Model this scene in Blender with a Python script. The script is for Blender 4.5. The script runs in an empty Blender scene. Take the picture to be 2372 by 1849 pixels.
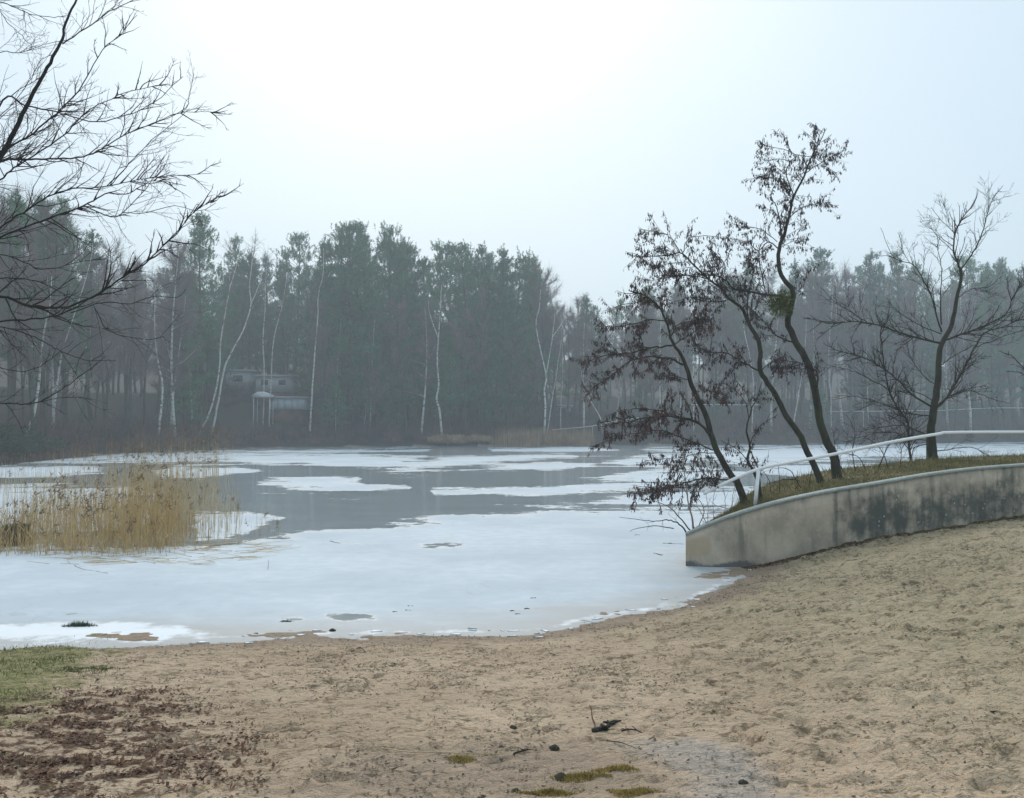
import bpy, math, random
import numpy as np
from mathutils import Vector

rng = np.random.default_rng(7)
random.seed(7)
sc = bpy.context.scene
col = sc.collection

# ------------------------------------------------------------------ camera
W, H_, F, CH, PITCH = 2372.0, 1849.0, 2140.0, 2.7, math.radians(1.566)
cd = bpy.data.cameras.new('camera')
cd.sensor_width = 36.0
cd.lens = 36.0 * F / W
cd.clip_end = 3000
cd.clip_start = 0.05
cam = bpy.data.objects.new('camera', cd)
cam.location = (0, 0, CH)
cam.rotation_euler = (math.pi / 2 + PITCH, 0, 0)
col.objects.link(cam)
sc.camera = cam

# ------------------------------------------------------------------ sky, sun, exposure
SUN_EL, SUN_AZ = math.radians(38), math.radians(-6)      # ahead of the camera, a little left
w = bpy.data.worlds.new('World')
sc.world = w
w.use_nodes = True
nt = w.node_tree
nt.nodes.clear()
sky = nt.nodes.new('ShaderNodeTexSky')
sky.sky_type = 'NISHITA'
sky.sun_disc = False
sky.sun_elevation = SUN_EL
sky.sun_rotation = SUN_AZ
sky.air_density = 1.0
sky.dust_density = 6.0
sky.ozone_density = 2.0
cloud = nt.nodes.new('ShaderNodeTexNoise')
cloud.inputs['Scale'].default_value = 1.3
cloud.inputs['Detail'].default_value = 3
cr = nt.nodes.new('ShaderNodeValToRGB')
cr.color_ramp.elements[0].position = 0.3
cr.color_ramp.elements[0].color = (4.75, 6.25, 7.35, 1)
cr.color_ramp.elements[1].position = 0.75
cr.color_ramp.elements[1].color = (5.6, 7.0, 8.0, 1)
mx = nt.nodes.new('ShaderNodeMix')
mx.data_type = 'RGBA'
mx.inputs['Factor'].default_value = 0.85
bg = nt.nodes.new('ShaderNodeBackground')
bg.inputs['Strength'].default_value = 0.1
wo = nt.nodes.new('ShaderNodeOutputWorld')
nt.links.new(cloud.outputs['Fac'], cr.inputs['Fac'])
nt.links.new(sky.outputs['Color'], mx.inputs['A'])
nt.links.new(cr.outputs['Color'], mx.inputs['B'])
nt.links.new(mx.outputs['Result'], bg.inputs['Color'])
nt.links.new(bg.outputs['Background'], wo.inputs['Surface'])

sd_ = bpy.data.lights.new('sun', 'SUN')
sd_.energy = 1.5
sd_.angle = math.radians(40)
sd_.color = (1.0, 0.94, 0.85)
sun = bpy.data.objects.new('sun', sd_)
sdir = Vector((math.sin(SUN_AZ) * math.cos(SUN_EL), math.cos(SUN_AZ) * math.cos(SUN_EL), math.sin(SUN_EL)))
sun.rotation_euler = sdir.to_track_quat('Z', 'Y').to_euler()
sun.location = (0, 0, 60)
col.objects.link(sun)

sc.view_settings.view_transform = 'Standard'
sc.view_settings.look = 'None'
sc.view_settings.gamma = 1
sc.view_settings.exposure = 0.30
sc.view_settings.use_curve_mapping = False
sc.render.engine = 'CYCLES'
sc.cycles.max_bounces = 6
sc.cycles.diffuse_bounces = 3
sc.cycles.glossy_bounces = 3
sc.cycles.transparent_max_bounces = 8
sc.cycles.volume_bounces = 1
sc.cycles.use_denoising = True
sc.cycles.denoising_prefilter = 'ACCURATE'
sc.cycles.denoising_input_passes = 'RGB_ALBEDO_NORMAL'

# ------------------------------------------------------------------ helpers: picture point -> place in the world
CP, SP = math.cos(PITCH), math.sin(PITCH)


def ray(px, py):
    dx, dz = (px - W / 2) / F, (H_ / 2 - py) / F
    return np.array([dx, CP - dz * SP, SP + dz * CP])


def at(px, py, Y):
    d = ray(px, py)
    return np.array([0, 0, CH]) + d * (Y / d[1])


def on(px, py, z=0.0):
    d = ray(px, py)
    return np.array([0, 0, CH]) + d * ((z - CH) / d[2])


def project(x, y, z):
    v = z - CH
    fw = y * CP + v * SP
    up = -y * SP + v * CP
    return W / 2 + F * x / fw, H_ / 2 - F * up / fw


def P(pts, Y0, Y1=None):
    """picture polyline at a depth running from Y0 to Y1"""
    Y1 = Y0 if Y1 is None else Y1
    n = max(1, len(pts) - 1)
    return np.array([at(p[0], p[1], Y0 + (Y1 - Y0) * i / n) for i, p in enumerate(pts)])


def smooth(a, b, x):
    t = np.clip((x - a) / (b - a), 0, 1)
    return t * t * (3 - 2 * t)


_perm = np.random.default_rng(3).random((256, 256))


def vnoise(x, y, seed=0):
    x = np.asarray(x, float) + seed * 17.3
    y = np.asarray(y, float) + seed * 31.7
    xi, yi = np.floor(x).astype(int), np.floor(y).astype(int)
    fx, fy = x - xi, y - yi
    fx = fx * fx * (3 - 2 * fx)
    fy = fy * fy * (3 - 2 * fy)
    a = _perm[xi & 255, yi & 255]
    b = _perm[(xi + 1) & 255, yi & 255]
    c = _perm[xi & 255, (yi + 1) & 255]
    d = _perm[(xi + 1) & 255, (yi + 1) & 255]
    return (a * (1 - fx) + b * fx) * (1 - fy) + (c * (1 - fx) + d * fx) * fy - 0.5


def fbm(x, y, o=4, seed=0):
    s, amp, tot = 0, 1.0, 0
    for k in range(o):
        s = s + amp * vnoise(x * 2 ** k, y * 2 ** k, seed + k)
        amp *= 0.5
    return s


def poly_sd(px, py, poly):
    """signed distance to a closed polygon, positive inside"""
    poly = np.array(poly, float)
    n = len(poly)
    d2 = np.full(np.shape(px), 1e18)
    inside = np.zeros(np.shape(px), bool)
    for i in range(n):
        a, b = poly[i], poly[(i + 1) % n]
        e = b - a
        wx, wy = px - a[0], py - a[1]
        t = np.clip((wx * e[0] + wy * e[1]) / max(1e-9, e @ e), 0, 1)
        d2 = np.minimum(d2, (wx - t * e[0]) ** 2 + (wy - t * e[1]) ** 2)
        c = (a[1] > py) != (b[1] > py)
        with np.errstate(divide='ignore', invalid='ignore'):
            xc = a[0] + (py - a[1]) * e[0] / (e[1] if e[1] != 0 else 1e-9)
        inside ^= c & (px < xc)
    return np.where(inside, 1, -1) * np.sqrt(d2)


# ------------------------------------------------------------------ helpers: meshes
def make_mesh(name, V, Fc, smooth_=False, attrs=None):
    """Fc: (M,3) or (M,4) index array"""
    V = np.ascontiguousarray(V, dtype=np.float32)
    Fc = np.ascontiguousarray(Fc, dtype=np.int32)
    me = bpy.data.meshes.new(name)
    k = Fc.shape[1]
    me.vertices.add(len(V))
    me.vertices.foreach_set('co', V.ravel())
    me.loops.add(len(Fc) * k)
    me.loops.foreach_set('vertex_index', Fc.ravel())
    me.polygons.add(len(Fc))
    me.polygons.foreach_set('loop_start', np.arange(0, len(Fc) * k, k, dtype=np.int32))
    me.polygons.foreach_set('loop_total', np.full(len(Fc), k, dtype=np.int32))
    if smooth_:
        me.polygons.foreach_set('use_smooth', np.ones(len(Fc), dtype=bool))
    me.update(calc_edges=True)
    for nm, arr in (attrs or {}).items():
        at_ = me.attributes.new(nm, 'FLOAT', 'POINT')
        at_.data.foreach_set('value', np.ascontiguousarray(arr, dtype=np.float32).ravel())
    return me


class MB:
    """collects tubes, boxes, blades; build() links them as one mesh object"""
    def __init__(s):
        s.V, s.F, s.n = [], [], 0

    def add(s, V, Fc):
        V = np.asarray(V, float)
        s.V.append(V)
        s.F.append(np.asarray(Fc, int) + s.n)
        s.n += len(V)

    def tube(s, pts, rad, k=6, cap=True):
        pts = np.asarray(pts, float)
        n = len(pts)
        rad = np.broadcast_to(np.asarray(rad, float), (n,))
        t = np.gradient(pts, axis=0)
        t /= np.linalg.norm(t, axis=1, keepdims=True) + 1e-12
        m = t.mean(0)
        ref = np.eye(3)[np.argmin(np.abs(m))]
        u = np.cross(t, ref)
        u /= np.linalg.norm(u, axis=1, keepdims=True) + 1e-12
        v = np.cross(t, u)
        a = np.arange(k) * 2 * math.pi / k
        ring = pts[:, None] + rad[:, None, None] * (np.cos(a)[None, :, None] * u[:, None] + np.sin(a)[None, :, None] * v[:, None])
        V = ring.reshape(-1, 3)
        i = np.arange(n - 1)[:, None] * k
        j = np.arange(k)[None]
        A, B = i + j, i + (j + 1) % k
        f1 = np.stack([A, A + k, B], -1).reshape(-1, 3)
        f2 = np.stack([B, A + k, B + k], -1).reshape(-1, 3)
        Fc = [f1, f2]
        if cap and k > 3:
            V = np.vstack([V, pts[:1], pts[-1:]])
            c0, c1 = n * k, n * k + 1
            jj = np.arange(k)
            Fc.append(np.stack([np.full(k, c0), jj, (jj + 1) % k], -1))
            b = (n - 1) * k
            Fc.append(np.stack([np.full(k, c1), b + (jj + 1) % k, b + jj], -1))
        s.add(V, np.vstack(Fc))

    def box(s, c, size, rz=0.0):
        x, y, z = np.array(size) / 2
        V = np.array([[sx * x, sy * y, sz * z] for sz in (-1, 1) for sx, sy in ((-1, -1), (1, -1), (1, 1), (-1, 1))])
        cz, sz_ = math.cos(rz), math.sin(rz)
        V = np.stack([V[:, 0] * cz - V[:, 1] * sz_, V[:, 0] * sz_ + V[:, 1] * cz, V[:, 2]], -1) + np.array(c)
        q = [(0, 3, 2, 1), (4, 5, 6, 7), (0, 1, 5, 4), (1, 2, 6, 5), (2, 3, 7, 6), (3, 0, 4, 7)]
        s.add(V, [t for a, b, c_, d in q for t in ((a, b, c_), (a, c_, d))])

    def prism(s, quad, y0, y1):
        """profile in x,z extruded along y"""
        n = len(quad)
        V = [(x, y0, z) for x, z in quad] + [(x, y1, z) for x, z in quad]
        Fc = []
        for i in range(n):
            j = (i + 1) % n
            Fc += [(i, j, n + j), (i, n + j, n + i)]
        for i in range(1, n - 1):
            Fc += [(0, i + 1, i), (n, n + i, n + i + 1)]
        s.add(V, Fc)

    def blades(s, p, d, l, wd):
        """one thin triangle each"""
        p, d = np.asarray(p, float), np.asarray(d, float)
        m = len(p)
        r = rng.normal(size=(m, 3))
        q = np.cross(d, r)
        q /= np.linalg.norm(q, axis=1, keepdims=True) + 1e-9
        l = np.broadcast_to(l, (m,))[:, None]
        wd = np.broadcast_to(wd, (m,))[:, None]
        V = np.stack([p - q * wd, p + q * wd, p + d * l], 1).reshape(-1, 3)
        s.add(V, np.arange(m * 3).reshape(-1, 3))

    def mesh(s, name, off=None, sm=False):
        V = np.vstack(s.V)
        if off is not None:
            V = V - np.array(off)
        return make_mesh(name, V, np.vstack(s.F), sm)

    def build(s, name, m, parent=None, sm=False, **kw):
        off = None
        if parent is not None:
            off = np.array(parent.location)
            if parent.parent is not None:
                off = off + np.array(parent.parent.location)
        return obj(name, s.mesh(name, off, sm), m, parent, **kw)


def obj(name, me, m=None, parent=None, **kw):
    o = bpy.data.objects.new(name, me)
    col.objects.link(o)
    if m is not None and not me.materials:
        me.materials.append(m)
    if parent is not None:
        o.parent = parent
    for k, v in kw.items():
        o[k] = v
    return o


def thing(name, label, cat, loc, group=None):
    o = bpy.data.objects.new(name, None)
    o.empty_display_size = 0.3
    o.location = tuple(float(c) for c in loc)
    col.objects.link(o)
    o['label'], o['category'] = label, cat
    if group:
        o['group'] = group
    return o


def tag(o, label, cat, group=None):
    o['label'], o['category'] = label, cat
    if group:
        o['group'] = group
    return o


# ------------------------------------------------------------------ helpers: materials
class M:
    def __init__(s, name, rough=0.8, spec=0.3):
        s.m = bpy.data.materials.new(name)
        s.m.use_nodes = True
        s.t = s.m.node_tree
        s.b = s.t.nodes['Principled BSDF']
        s.b.inputs['Roughness'].default_value = rough
        s.b.inputs['Specular IOR Level'].default_value = spec

    def n(s, typ, ins=None, **props):
        x = s.t.nodes.new('ShaderNode' + typ)
        for k, v in props.items():
            setattr(x, k, v)
        for k, v in (ins or {}).items():
            s.set(x.inputs[k], v)
        return x

    def set(s, sock, v):
        if isinstance(v, bpy.types.NodeSocket):
            s.t.links.new(v, sock)
        else:
            sock.default_value = v

    def pos(s, sc_=(1, 1, 1)):
        g = s.n('NewGeometry')
        return s.n('VectorMath', {0: g.outputs['Position'], 1: sc_}, operation='MULTIPLY').outputs[0]

    def objc(s, sc_=(1, 1, 1)):
        g = s.n('TexCoord')
        return s.n('VectorMath', {0: g.outputs['Object'], 1: sc_}, operation='MULTIPLY').outputs[0]

    def noise(s, vec, scale, detail=4, rough=0.55):
        return s.n('TexNoise', {'Vector': vec, 'Scale': scale, 'Detail': detail, 'Roughness': rough}).outputs['Fac']

    def attr(s, name):
        return s.n('Attribute', attribute_name=name).outputs['Fac']

    def rnd(s):
        return s.n('ObjectInfo').outputs['Random']

    def math(s, op, a, b=0.0, clamp=False):
        return s.n('Math', {0: a, 1: b}, operation=op, use_clamp=clamp).outputs[0]

    def rng(s, v, a, b, c=0.0, d=1.0):
        return s.n('MapRange', {'Value': v, 'From Min': a, 'From Max': b, 'To Min': c, 'To Max': d},
                   interpolation_type='SMOOTHSTEP').outputs[0]

    def mix(s, f, a, b):
        x = s.n('Mix', data_type='RGBA')
        s.set(x.inputs['Factor'], f)
        for k, v in (('A', a), ('B', b)):
            s.set(x.inputs[k], v if isinstance(v, bpy.types.NodeSocket) else (*v, 1))
        return x.outputs['Result']

    def fin(s, color=None, rough=None, bump=None, dist=0.01, strength=1.0):
        if color is not None:
            s.set(s.b.inputs['Base Color'], color if isinstance(color, bpy.types.NodeSocket) else (*color, 1))
        if rough is not None:
            s.set(s.b.inputs['Roughness'], rough)
        if bump is not None:
            bn = s.n('Bump', {'Height': bump, 'Distance': dist, 'Strength': strength})
            s.t.links.new(bn.outputs[0], s.b.inputs['Normal'])
        return s.m


MAT = {}

# ground: sand, grass, forest floor, by baked masks and noise
a = M('ground_sand', 0.9, 0.25)
p = a.pos()
n1, n2, n3 = a.noise(p, 0.7, 5), a.noise(p, 9.0, 5, 0.65), a.noise(p, 60.0, 3)
c = a.mix(a.rng(n1, 0.3, 0.7), (0.46, 0.33, 0.222), (0.61, 0.45, 0.312))
c = a.mix(a.math('MULTIPLY', a.rng(n2, 0.52, 0.72), 0.45), c, (0.28, 0.205, 0.125))
c = a.mix(a.math('MULTIPLY', a.rng(n3, 0.45, 0.75), 0.35), c, (0.56, 0.43, 0.29))
c = a.mix(a.math('MULTIPLY', a.attr('olive'), 0.45), c, (0.40, 0.355, 0.21))
n5, n6 = a.noise(a.pos((0.8, 1, 1)), 4.5, 5, 0.7), a.noise(a.pos((0.8, 1, 1)), 17.0, 3, 0.6)
sp_ = a.math('MULTIPLY', a.rng(n5, 0.50, 0.59), a.rng(n6, 0.42, 0.56))
c = a.mix(a.math('MULTIPLY', sp_, 0.8), c, (0.17, 0.125, 0.072))
c = a.mix(a.rng(a.math('ADD', a.attr('damp'), a.math('MULTIPLY', a.math('SUBTRACT', n2, 0.5), 0.7)), 0.3, 0.75),
          c, (0.36, 0.265, 0.19))
c = a.mix(a.math('MULTIPLY', a.rng(a.math('ADD', a.attr('puddle'), a.math('MULTIPLY', a.math('SUBTRACT', n2, 0.5), 0.9)), 0.35, 0.8), 0.6),
          c, (0.30, 0.27, 0.245))
c = a.mix(a.rng(a.math('ADD', a.math('MULTIPLY', a.attr('litter'), 0.6), a.math('MULTIPLY', a.math('SUBTRACT', n2, 0.5), 2.6)), 0.5, 0.8),
          c, (0.13, 0.068, 0.04))
g = a.mix(a.rng(n2, 0.35, 0.65), (0.15, 0.16, 0.045), (0.36, 0.30, 0.15))
c = a.mix(a.rng(a.math('ADD', a.attr('grass'), a.math('ADD', a.math('MULTIPLY', a.math('SUBTRACT', n2, 0.5), 1.4), a.math('MULTIPLY', a.math('SUBTRACT', n5, 0.5), 2.0))), 0.36, 0.76), c, g)
fl = a.mix(n2, (0.030, 0.026, 0.020), (0.075, 0.052, 0.038))
c = a.mix(a.attr('forest'), c, fl)
ro = a.rng(a.attr('puddle'), 0.2, 0.9, 0.92, 0.45)
bm = a.math('ADD', a.math('ADD', a.math('MULTIPLY', n2, 0.8), a.math('MULTIPLY', n6, 0.5)), a.math('MULTIPLY', n3, 0.15))
MAT['ground'] = a.fin(c, ro, bm, 0.11, 1.0)

# ice: grey clear ice and white frosted ice
a = M('lake_ice', 0.2, 0.5)
p = a.pos()
na, nb, nc = a.noise(p, 0.25, 6, 0.6), a.noise(p, 3.0, 5, 0.6), a.noise(p, 40, 3)
nd = a.noise(a.pos((0.35, 1, 1)), 0.8, 5, 0.65)
ne = a.noise(a.pos((0.3, 1, 1)), 0.10, 6, 0.6)
e = a.math('ADD', a.attr('snow'), a.math('MULTIPLY', a.math('SUBTRACT', na, 0.5), 1.5))
e = a.math('ADD', e, a.math('MULTIPLY', a.math('SUBTRACT', nd, 0.5), 1.0))
e = a.math('ADD', e, a.math('MULTIPLY', a.math('SUBTRACT', nb, 0.5), 0.55))
e = a.math('ADD', e, a.math('MULTIPLY', a.math('SUBTRACT', a.noise(a.pos((0.5, 1, 1)), 11.0, 4, 0.7), 0.5), 0.35))
e = a.math('ADD', e, a.math('MULTIPLY', a.math('SUBTRACT', ne, 0.5), 1.3))
f = a.rng(e, 0.34, 0.68)
grey = a.mix(a.rng(nd, 0.3, 0.7), (0.26, 0.30, 0.32), (0.34, 0.38, 0.395))
white = a.mix(a.rng(nb, 0.3, 0.75), (0.50, 0.56, 0.615), (0.60, 0.65, 0.695))
white = a.mix(a.math('MULTIPLY', a.rng(nd, 0.5, 0.75), 0.35), white, (0.44, 0.50, 0.555))
white = a.mix(a.math('MULTIPLY', a.rng(na, 0.38, 0.66), 0.75), white, (0.42, 0.48, 0.535))
c = a.mix(f, grey, white)
ck = a.n('TexVoronoi', {'Vector': a.n('VectorMath', {0: a.pos((0.45, 1, 1)), 1: a.n('VectorMath', {0: a.n('TexNoise', {'Vector': p, 'Scale': 1.2, 'Detail': 4}).outputs['Color'], 1: (1.4, 1.4, 1.4)}, operation='MULTIPLY').outputs[0]}, operation='ADD').outputs[0], 'Scale': 0.55}, feature='DISTANCE_TO_EDGE').outputs['Distance']
c = a.mix(a.math('MULTIPLY', a.math('MULTIPLY', a.rng(ck, 0.0, 0.012, 1, 0), a.rng(na, 0.45, 0.6)), 0.5), c, (0.36, 0.41, 0.45))
c = a.mix(a.math('MULTIPLY', a.rng(a.noise(a.pos((0.6, 1, 1)), 1.6, 6, 0.7), 0.56, 0.72), 0.45), c, (0.40, 0.45, 0.49))
wet = a.rng(a.math('ADD', a.attr('shallow'), a.math('MULTIPLY', a.math('SUBTRACT', nd, 0.5), 1.1)), 0.35, 1.0)
c = a.mix(a.math('MULTIPLY', wet, 0.65), c, (0.44, 0.39, 0.34))
fr = a.rng(a.math('ADD', a.attr('frost'), a.math('MULTIPLY', a.math('SUBTRACT', nb, 0.5), 1.1)), 0.45, 0.8)
c = a.mix(fr, c, (0.80, 0.82, 0.85))
ro = a.math('ADD', a.rng(f, 0, 1, 0.09, 0.75), a.math('MULTIPLY', nb, 0.08))
MAT['ice'] = a.fin(c, ro, a.math('ADD', a.math('MULTIPLY', nc, 0.2), a.math('MULTIPLY', nb, 0.3)), 0.01,
                   a.rng(f, 0, 1, 0.03, 0.6))

# concrete
a = M('stained_concrete', 0.85, 0.25)
p = a.pos()
n1, n2 = a.noise(p, 1.6, 6, 0.6), a.noise(p, 14, 5, 0.65)
st = a.noise(a.pos((2.6, 2.6, 0.35)), 1.3, 5, 0.6)
c = a.mix(a.rng(n1, 0.3, 0.7), (0.36, 0.305, 0.24), (0.60, 0.51, 0.40))
c = a.mix(a.math('MULTIPLY', a.rng(n2, 0.52, 0.75), 0.6), c, (0.60, 0.52, 0.42))
c = a.mix(a.math('MULTIPLY', a.rng(st, 0.5, 0.66), 0.6), c, (0.13, 0.135, 0.105))
e = a.math('ADD', a.attr('stain'), a.math('MULTIPLY', a.math('SUBTRACT', st, 0.5), 1.3))
e = a.math('ADD', e, a.math('MULTIPLY', a.math('SUBTRACT', a.noise(p, 3.5, 6, 0.65), 0.5), 1.8))
c = a.mix(a.math('MULTIPLY', a.rng(e, 0.25, 1.05), 0.95), c, (0.085, 0.095, 0.085))
c = a.mix(a.math('MULTIPLY', a.rng(a.math('ADD', a.attr('tan'), a.math('MULTIPLY', a.math('SUBTRACT', n1, 0.5), 0.6)), 0.4, 0.7), 0.7),
          c, (0.44, 0.325, 0.21))
c = a.mix(a.rng(a.math('ADD', a.attr('foot'), a.math('MULTIPLY', a.math('SUBTRACT', n2, 0.5), 0.5)), 0.4, 0.7), c, (0.14, 0.135, 0.125))
lich = a.n('TexVoronoi', {'Vector': p, 'Scale': 7.0}).outputs['Distance']
lm = a.math('MULTIPLY', a.rng(lich, 0.09, 0.14, 1, 0), a.rng(a.attr('lichen'), 0.3, 0.7))
c = a.mix(a.math('MULTIPLY', lm, 0.8), c, (0.55, 0.56, 0.53))
MAT['concrete'] = a.fin(c, None, a.math('ADD', n2, n1), 0.02, 0.5)
a = M('pale_coping', 0.75, 0.3)
p = a.pos()
n2 = a.noise(p, 11, 5, 0.65)
c = a.mix(a.rng(n2, 0.35, 0.7), (0.27, 0.30, 0.285), (0.40, 0.43, 0.41))
MAT['coping'] = a.fin(c, None, n2, 0.01, 0.4)
a = M('white_paint', 0.45, 0.5)
n2 = a.noise(a.pos(), 9, 5, 0.7)
c = a.mix(a.math('MULTIPLY', a.rng(n2, 0.58, 0.75), 0.6), (0.86, 0.87, 0.87), (0.5, 0.46, 0.42))
MAT['white'] = a.fin(c)


def bark(name, c1, c2, c3=None, sc_=9, amt=0.5):
    a = M(name, 0.9, 0.2)
    n1, n2 = a.noise(a.pos((1, 1, 0.3)), sc_, 5, 0.65), a.noise(a.pos(), 2.0, 4)
    c = a.mix(a.rng(n1, 0.3, 0.7), c1, c2)
    if c3:
        c = a.mix(a.math('MULTIPLY', a.rng(n2, 0.45, 0.65), amt), c, c3)
    return a.fin(c, None, n1, 0.03, 0.8)


MAT['bark'] = bark('dark_bark', (0.022, 0.019, 0.016), (0.065, 0.058, 0.045), (0.05, 0.065, 0.022))
MAT['bark_l'] = bark('wet_bark', (0.016, 0.016, 0.018), (0.045, 0.042, 0.04), (0.04, 0.055, 0.025), amt=0.35)
MAT['twig'] = bark('twig_bark', (0.022, 0.016, 0.016), (0.05, 0.036, 0.034))
MAT['pinebark'] = bark('pine_bark', (0.05, 0.036, 0.028), (0.12, 0.075, 0.05), (0.06, 0.05, 0.04))
MAT['greybark'] = bark('grey_bark', (0.045, 0.042, 0.036), (0.10, 0.095, 0.08), (0.06, 0.075, 0.035))
a = M('birch_bark', 0.75, 0.3)
n1 = a.noise(a.pos((1.5, 1.5, 5)), 1.0, 4, 0.7)
c = a.mix(a.rng(n1, 0.52, 0.64), (0.60, 0.585, 0.54), (0.06, 0.055, 0.05))
MAT['birch'] = a.fin(c)


def plain(name, c1, c2, sc_=6.0, rough=0.8, obj_=False):
    a = M(name, rough, 0.25)
    f = a.rng(a.noise(a.pos(), sc_, 3), 0.3, 0.7)
    if obj_:
        f = a.math('ADD', a.math('MULTIPLY', f, 0.4), a.math('MULTIPLY', a.rnd(), 0.6))
    return a.fin(a.mix(f, c1, c2))


MAT['needle'] = plain('pine_needles', (0.014, 0.062, 0.034), (0.10, 0.245, 0.09), 0.8, 0.7, True)
MAT['crown'] = plain('bare_crown_twigs', (0.11, 0.075, 0.075), (0.24, 0.175, 0.165), 0.3, 0.9, True)
MAT['brush'] = plain('brushwood', (0.018, 0.014, 0.014), (0.21, 0.105, 0.085), 0.45)
MAT['evergreen'] = plain('evergreen_leaves', (0.02, 0.035, 0.014), (0.05, 0.07, 0.028), 1.5)
MAT['reed'] = plain('dry_reed', (0.44, 0.29, 0.115), (0.72, 0.53, 0.27), 3.0)
MAT['reed_dark'] = plain('reed_plumes', (0.12, 0.07, 0.035), (0.27, 0.165, 0.08), 3.0)
MAT['reed_far'] = plain('far_reed', (0.26, 0.15, 0.085), (0.48, 0.32, 0.19), 0.8)
MAT['hang'] = plain('withered_leaves', (0.026, 0.017, 0.02), (0.11, 0.066, 0.068), 4.0)
MAT['hang2'] = plain('withered_leaves_brown', (0.035, 0.02, 0.02), (0.15, 0.085, 0.075), 2.5)
MAT['mistle'] = plain('mistletoe_leaves', (0.04, 0.06, 0.01), (0.15, 0.18, 0.035), 9.0)
MAT['turf'] = plain('turf_blades', (0.12, 0.125, 0.04), (0.30, 0.235, 0.10), 1.8)
MAT['green'] = plain('green_grass', (0.07, 0.10, 0.02), (0.20, 0.215, 0.06), 3.0)
MAT['tuft'] = plain('dark_tuft', (0.03, 0.05, 0.03), (0.07, 0.10, 0.055), 8.0)
MAT['moss'] = plain('straw_moss', (0.28, 0.20, 0.055), (0.48, 0.36, 0.13), 12.0)
MAT['litter'] = plain('leaf_litter', (0.065, 0.032, 0.02), (0.20, 0.105, 0.06), 7.0)
MAT['speck'] = plain('dark_specks', (0.06, 0.045, 0.028), (0.17, 0.125, 0.08), 5.0)
MAT['clod'] = plain('dark_clod', (0.02, 0.018, 0.014), (0.05, 0.045, 0.03), 15.0)
MAT['straw'] = plain('pale_straw', (0.45, 0.33, 0.18), (0.62, 0.48, 0.29), 6.0)
MAT['chip'] = plain('ice_chips', (0.70, 0.74, 0.78), (0.85, 0.88, 0.9), 5.0, 0.4)
MAT['moundsoil'] = plain('mound_turf', (0.10, 0.085, 0.035), (0.22, 0.155, 0.075), 2.5)
MAT['wallgrey'] = plain('grey_render', (0.50, 0.50, 0.52), (0.60, 0.59, 0.60), 0.6)
MAT['wallblue'] = plain('pale_blue_board', (0.55, 0.64, 0.68), (0.68, 0.75, 0.78), 0.8)
MAT['roofgrey'] = plain('grey_roof_felt', (0.40, 0.39, 0.41), (0.52, 0.50, 0.52), 0.5)
MAT['roofwhite'] = plain('white_sheet', (0.66, 0.67, 0.68), (0.78, 0.78, 0.78), 1.0)
MAT['dark'] = plain('dark_glass', (0.02, 0.024, 0.028), (0.035, 0.04, 0.045), 1.0, 0.2)

# ------------------------------------------------------------------ setting: lake outline and terrain
near_shore = [(-24, 28), (-17, 18.5), (-11, 13.2), (-8, 11.5), (-6.3, 11.2), (-4, 11.6), (-2, 11.9), (0, 12.0),
              (.5, 12.1), (1.1, 12.8), (2.1, 13.5), (2.9, 14.3), (3.7, 15.8), (4.35, 17.1), (4.55, 17.6)]
back = [(4.6, 18.6), (6, 20.4), (9, 22.3), (13, 23.2), (20, 24), (40, 26), (110, 40), (140, 100), (115, 150)]
far_shore = [(78, 141), (60, 131), (41, 124), (17.6, 120), (0, 115.6), (-20, 111), (-29, 107), (-33.3, 93), (-36.6, 83.7),
             (-34, 61), (-30, 42)]
LAKE = near_shore + back + far_shore

# the retaining wall: picture x of its top edge, top y, depth
wall_px = [(1588, 1236, 17.60), (1672, 1202, 17.45), (1782, 1168, 17.5), (1912, 1139, 17.8), (2032, 1119, 18.1), (2162, 1097, 18.5),
           (2270, 1084, 18.75), (2372, 1076, 19.0)]
wt = np.array([at(*q) for q in wall_px])
wt = np.vstack([wt, [12.0, 19.5, 1.95], [14.5, 20.3, 2.0]])
# finer, smooth curve
tt = np.linspace(0, len(wt) - 1, 73)


def catmull(pts, ts):
    pts = np.asarray(pts, float)
    n = len(pts)
    out = []
    for t in ts:
        i = min(int(t), n - 2)
        f = t - i
        p0, p1, p2, p3 = pts[max(i - 1, 0)], pts[i], pts[i + 1], pts[min(i + 2, n - 1)]
        out.append(0.5 * (2 * p1 + (p2 - p0) * f + (2 * p0 - 5 * p1 + 4 * p2 - p3) * f * f + (3 * p1 - p0 - 3 * p2 + p3) * f ** 3))
    return np.array(out)


wt = catmull(wt, tt)
wt[0] = at(*wall_px[0])


def wall_y(x):
    return np.interp(x, wt[:, 0], wt[:, 1])


def wall_z(x):
    return np.interp(x, wt[:, 0], wt[:, 2])


ctrl = np.array([(x, y, 0.0) for x, y in near_shore[1:-1]] +
                [(4.55, 17.5, 0.02), (5.47, 17.7, .185), (6.57, 18, .37), (8.4, 18.5, .58), (10.5, 19, .79), (13, 20, .95),
                 (0, 0, 1.1), (0, 4.5, .74), (-4, 4.5, .78), (4, 5, .9), (6, 8, .95), (8, 12, 1.0), (11, 15, 1.05), (13, 12, 1.3),
                 (-8, 4, .9), (-12, 6, .95), (-14, 12, .5), (10, 2, 1.4), (-8, -3, 1.3), (0, -10, 1.6), (12, -6, 1.9), (3.5, 9.5, .55), (5.5, 13, .62),
                 (-3, 8.5, .31), (0, 8.5, .34)])


def tps(r2):
    return np.where(r2 > 1e-12, 0.5 * r2 * np.log(r2 + 1e-12), 0)


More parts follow.
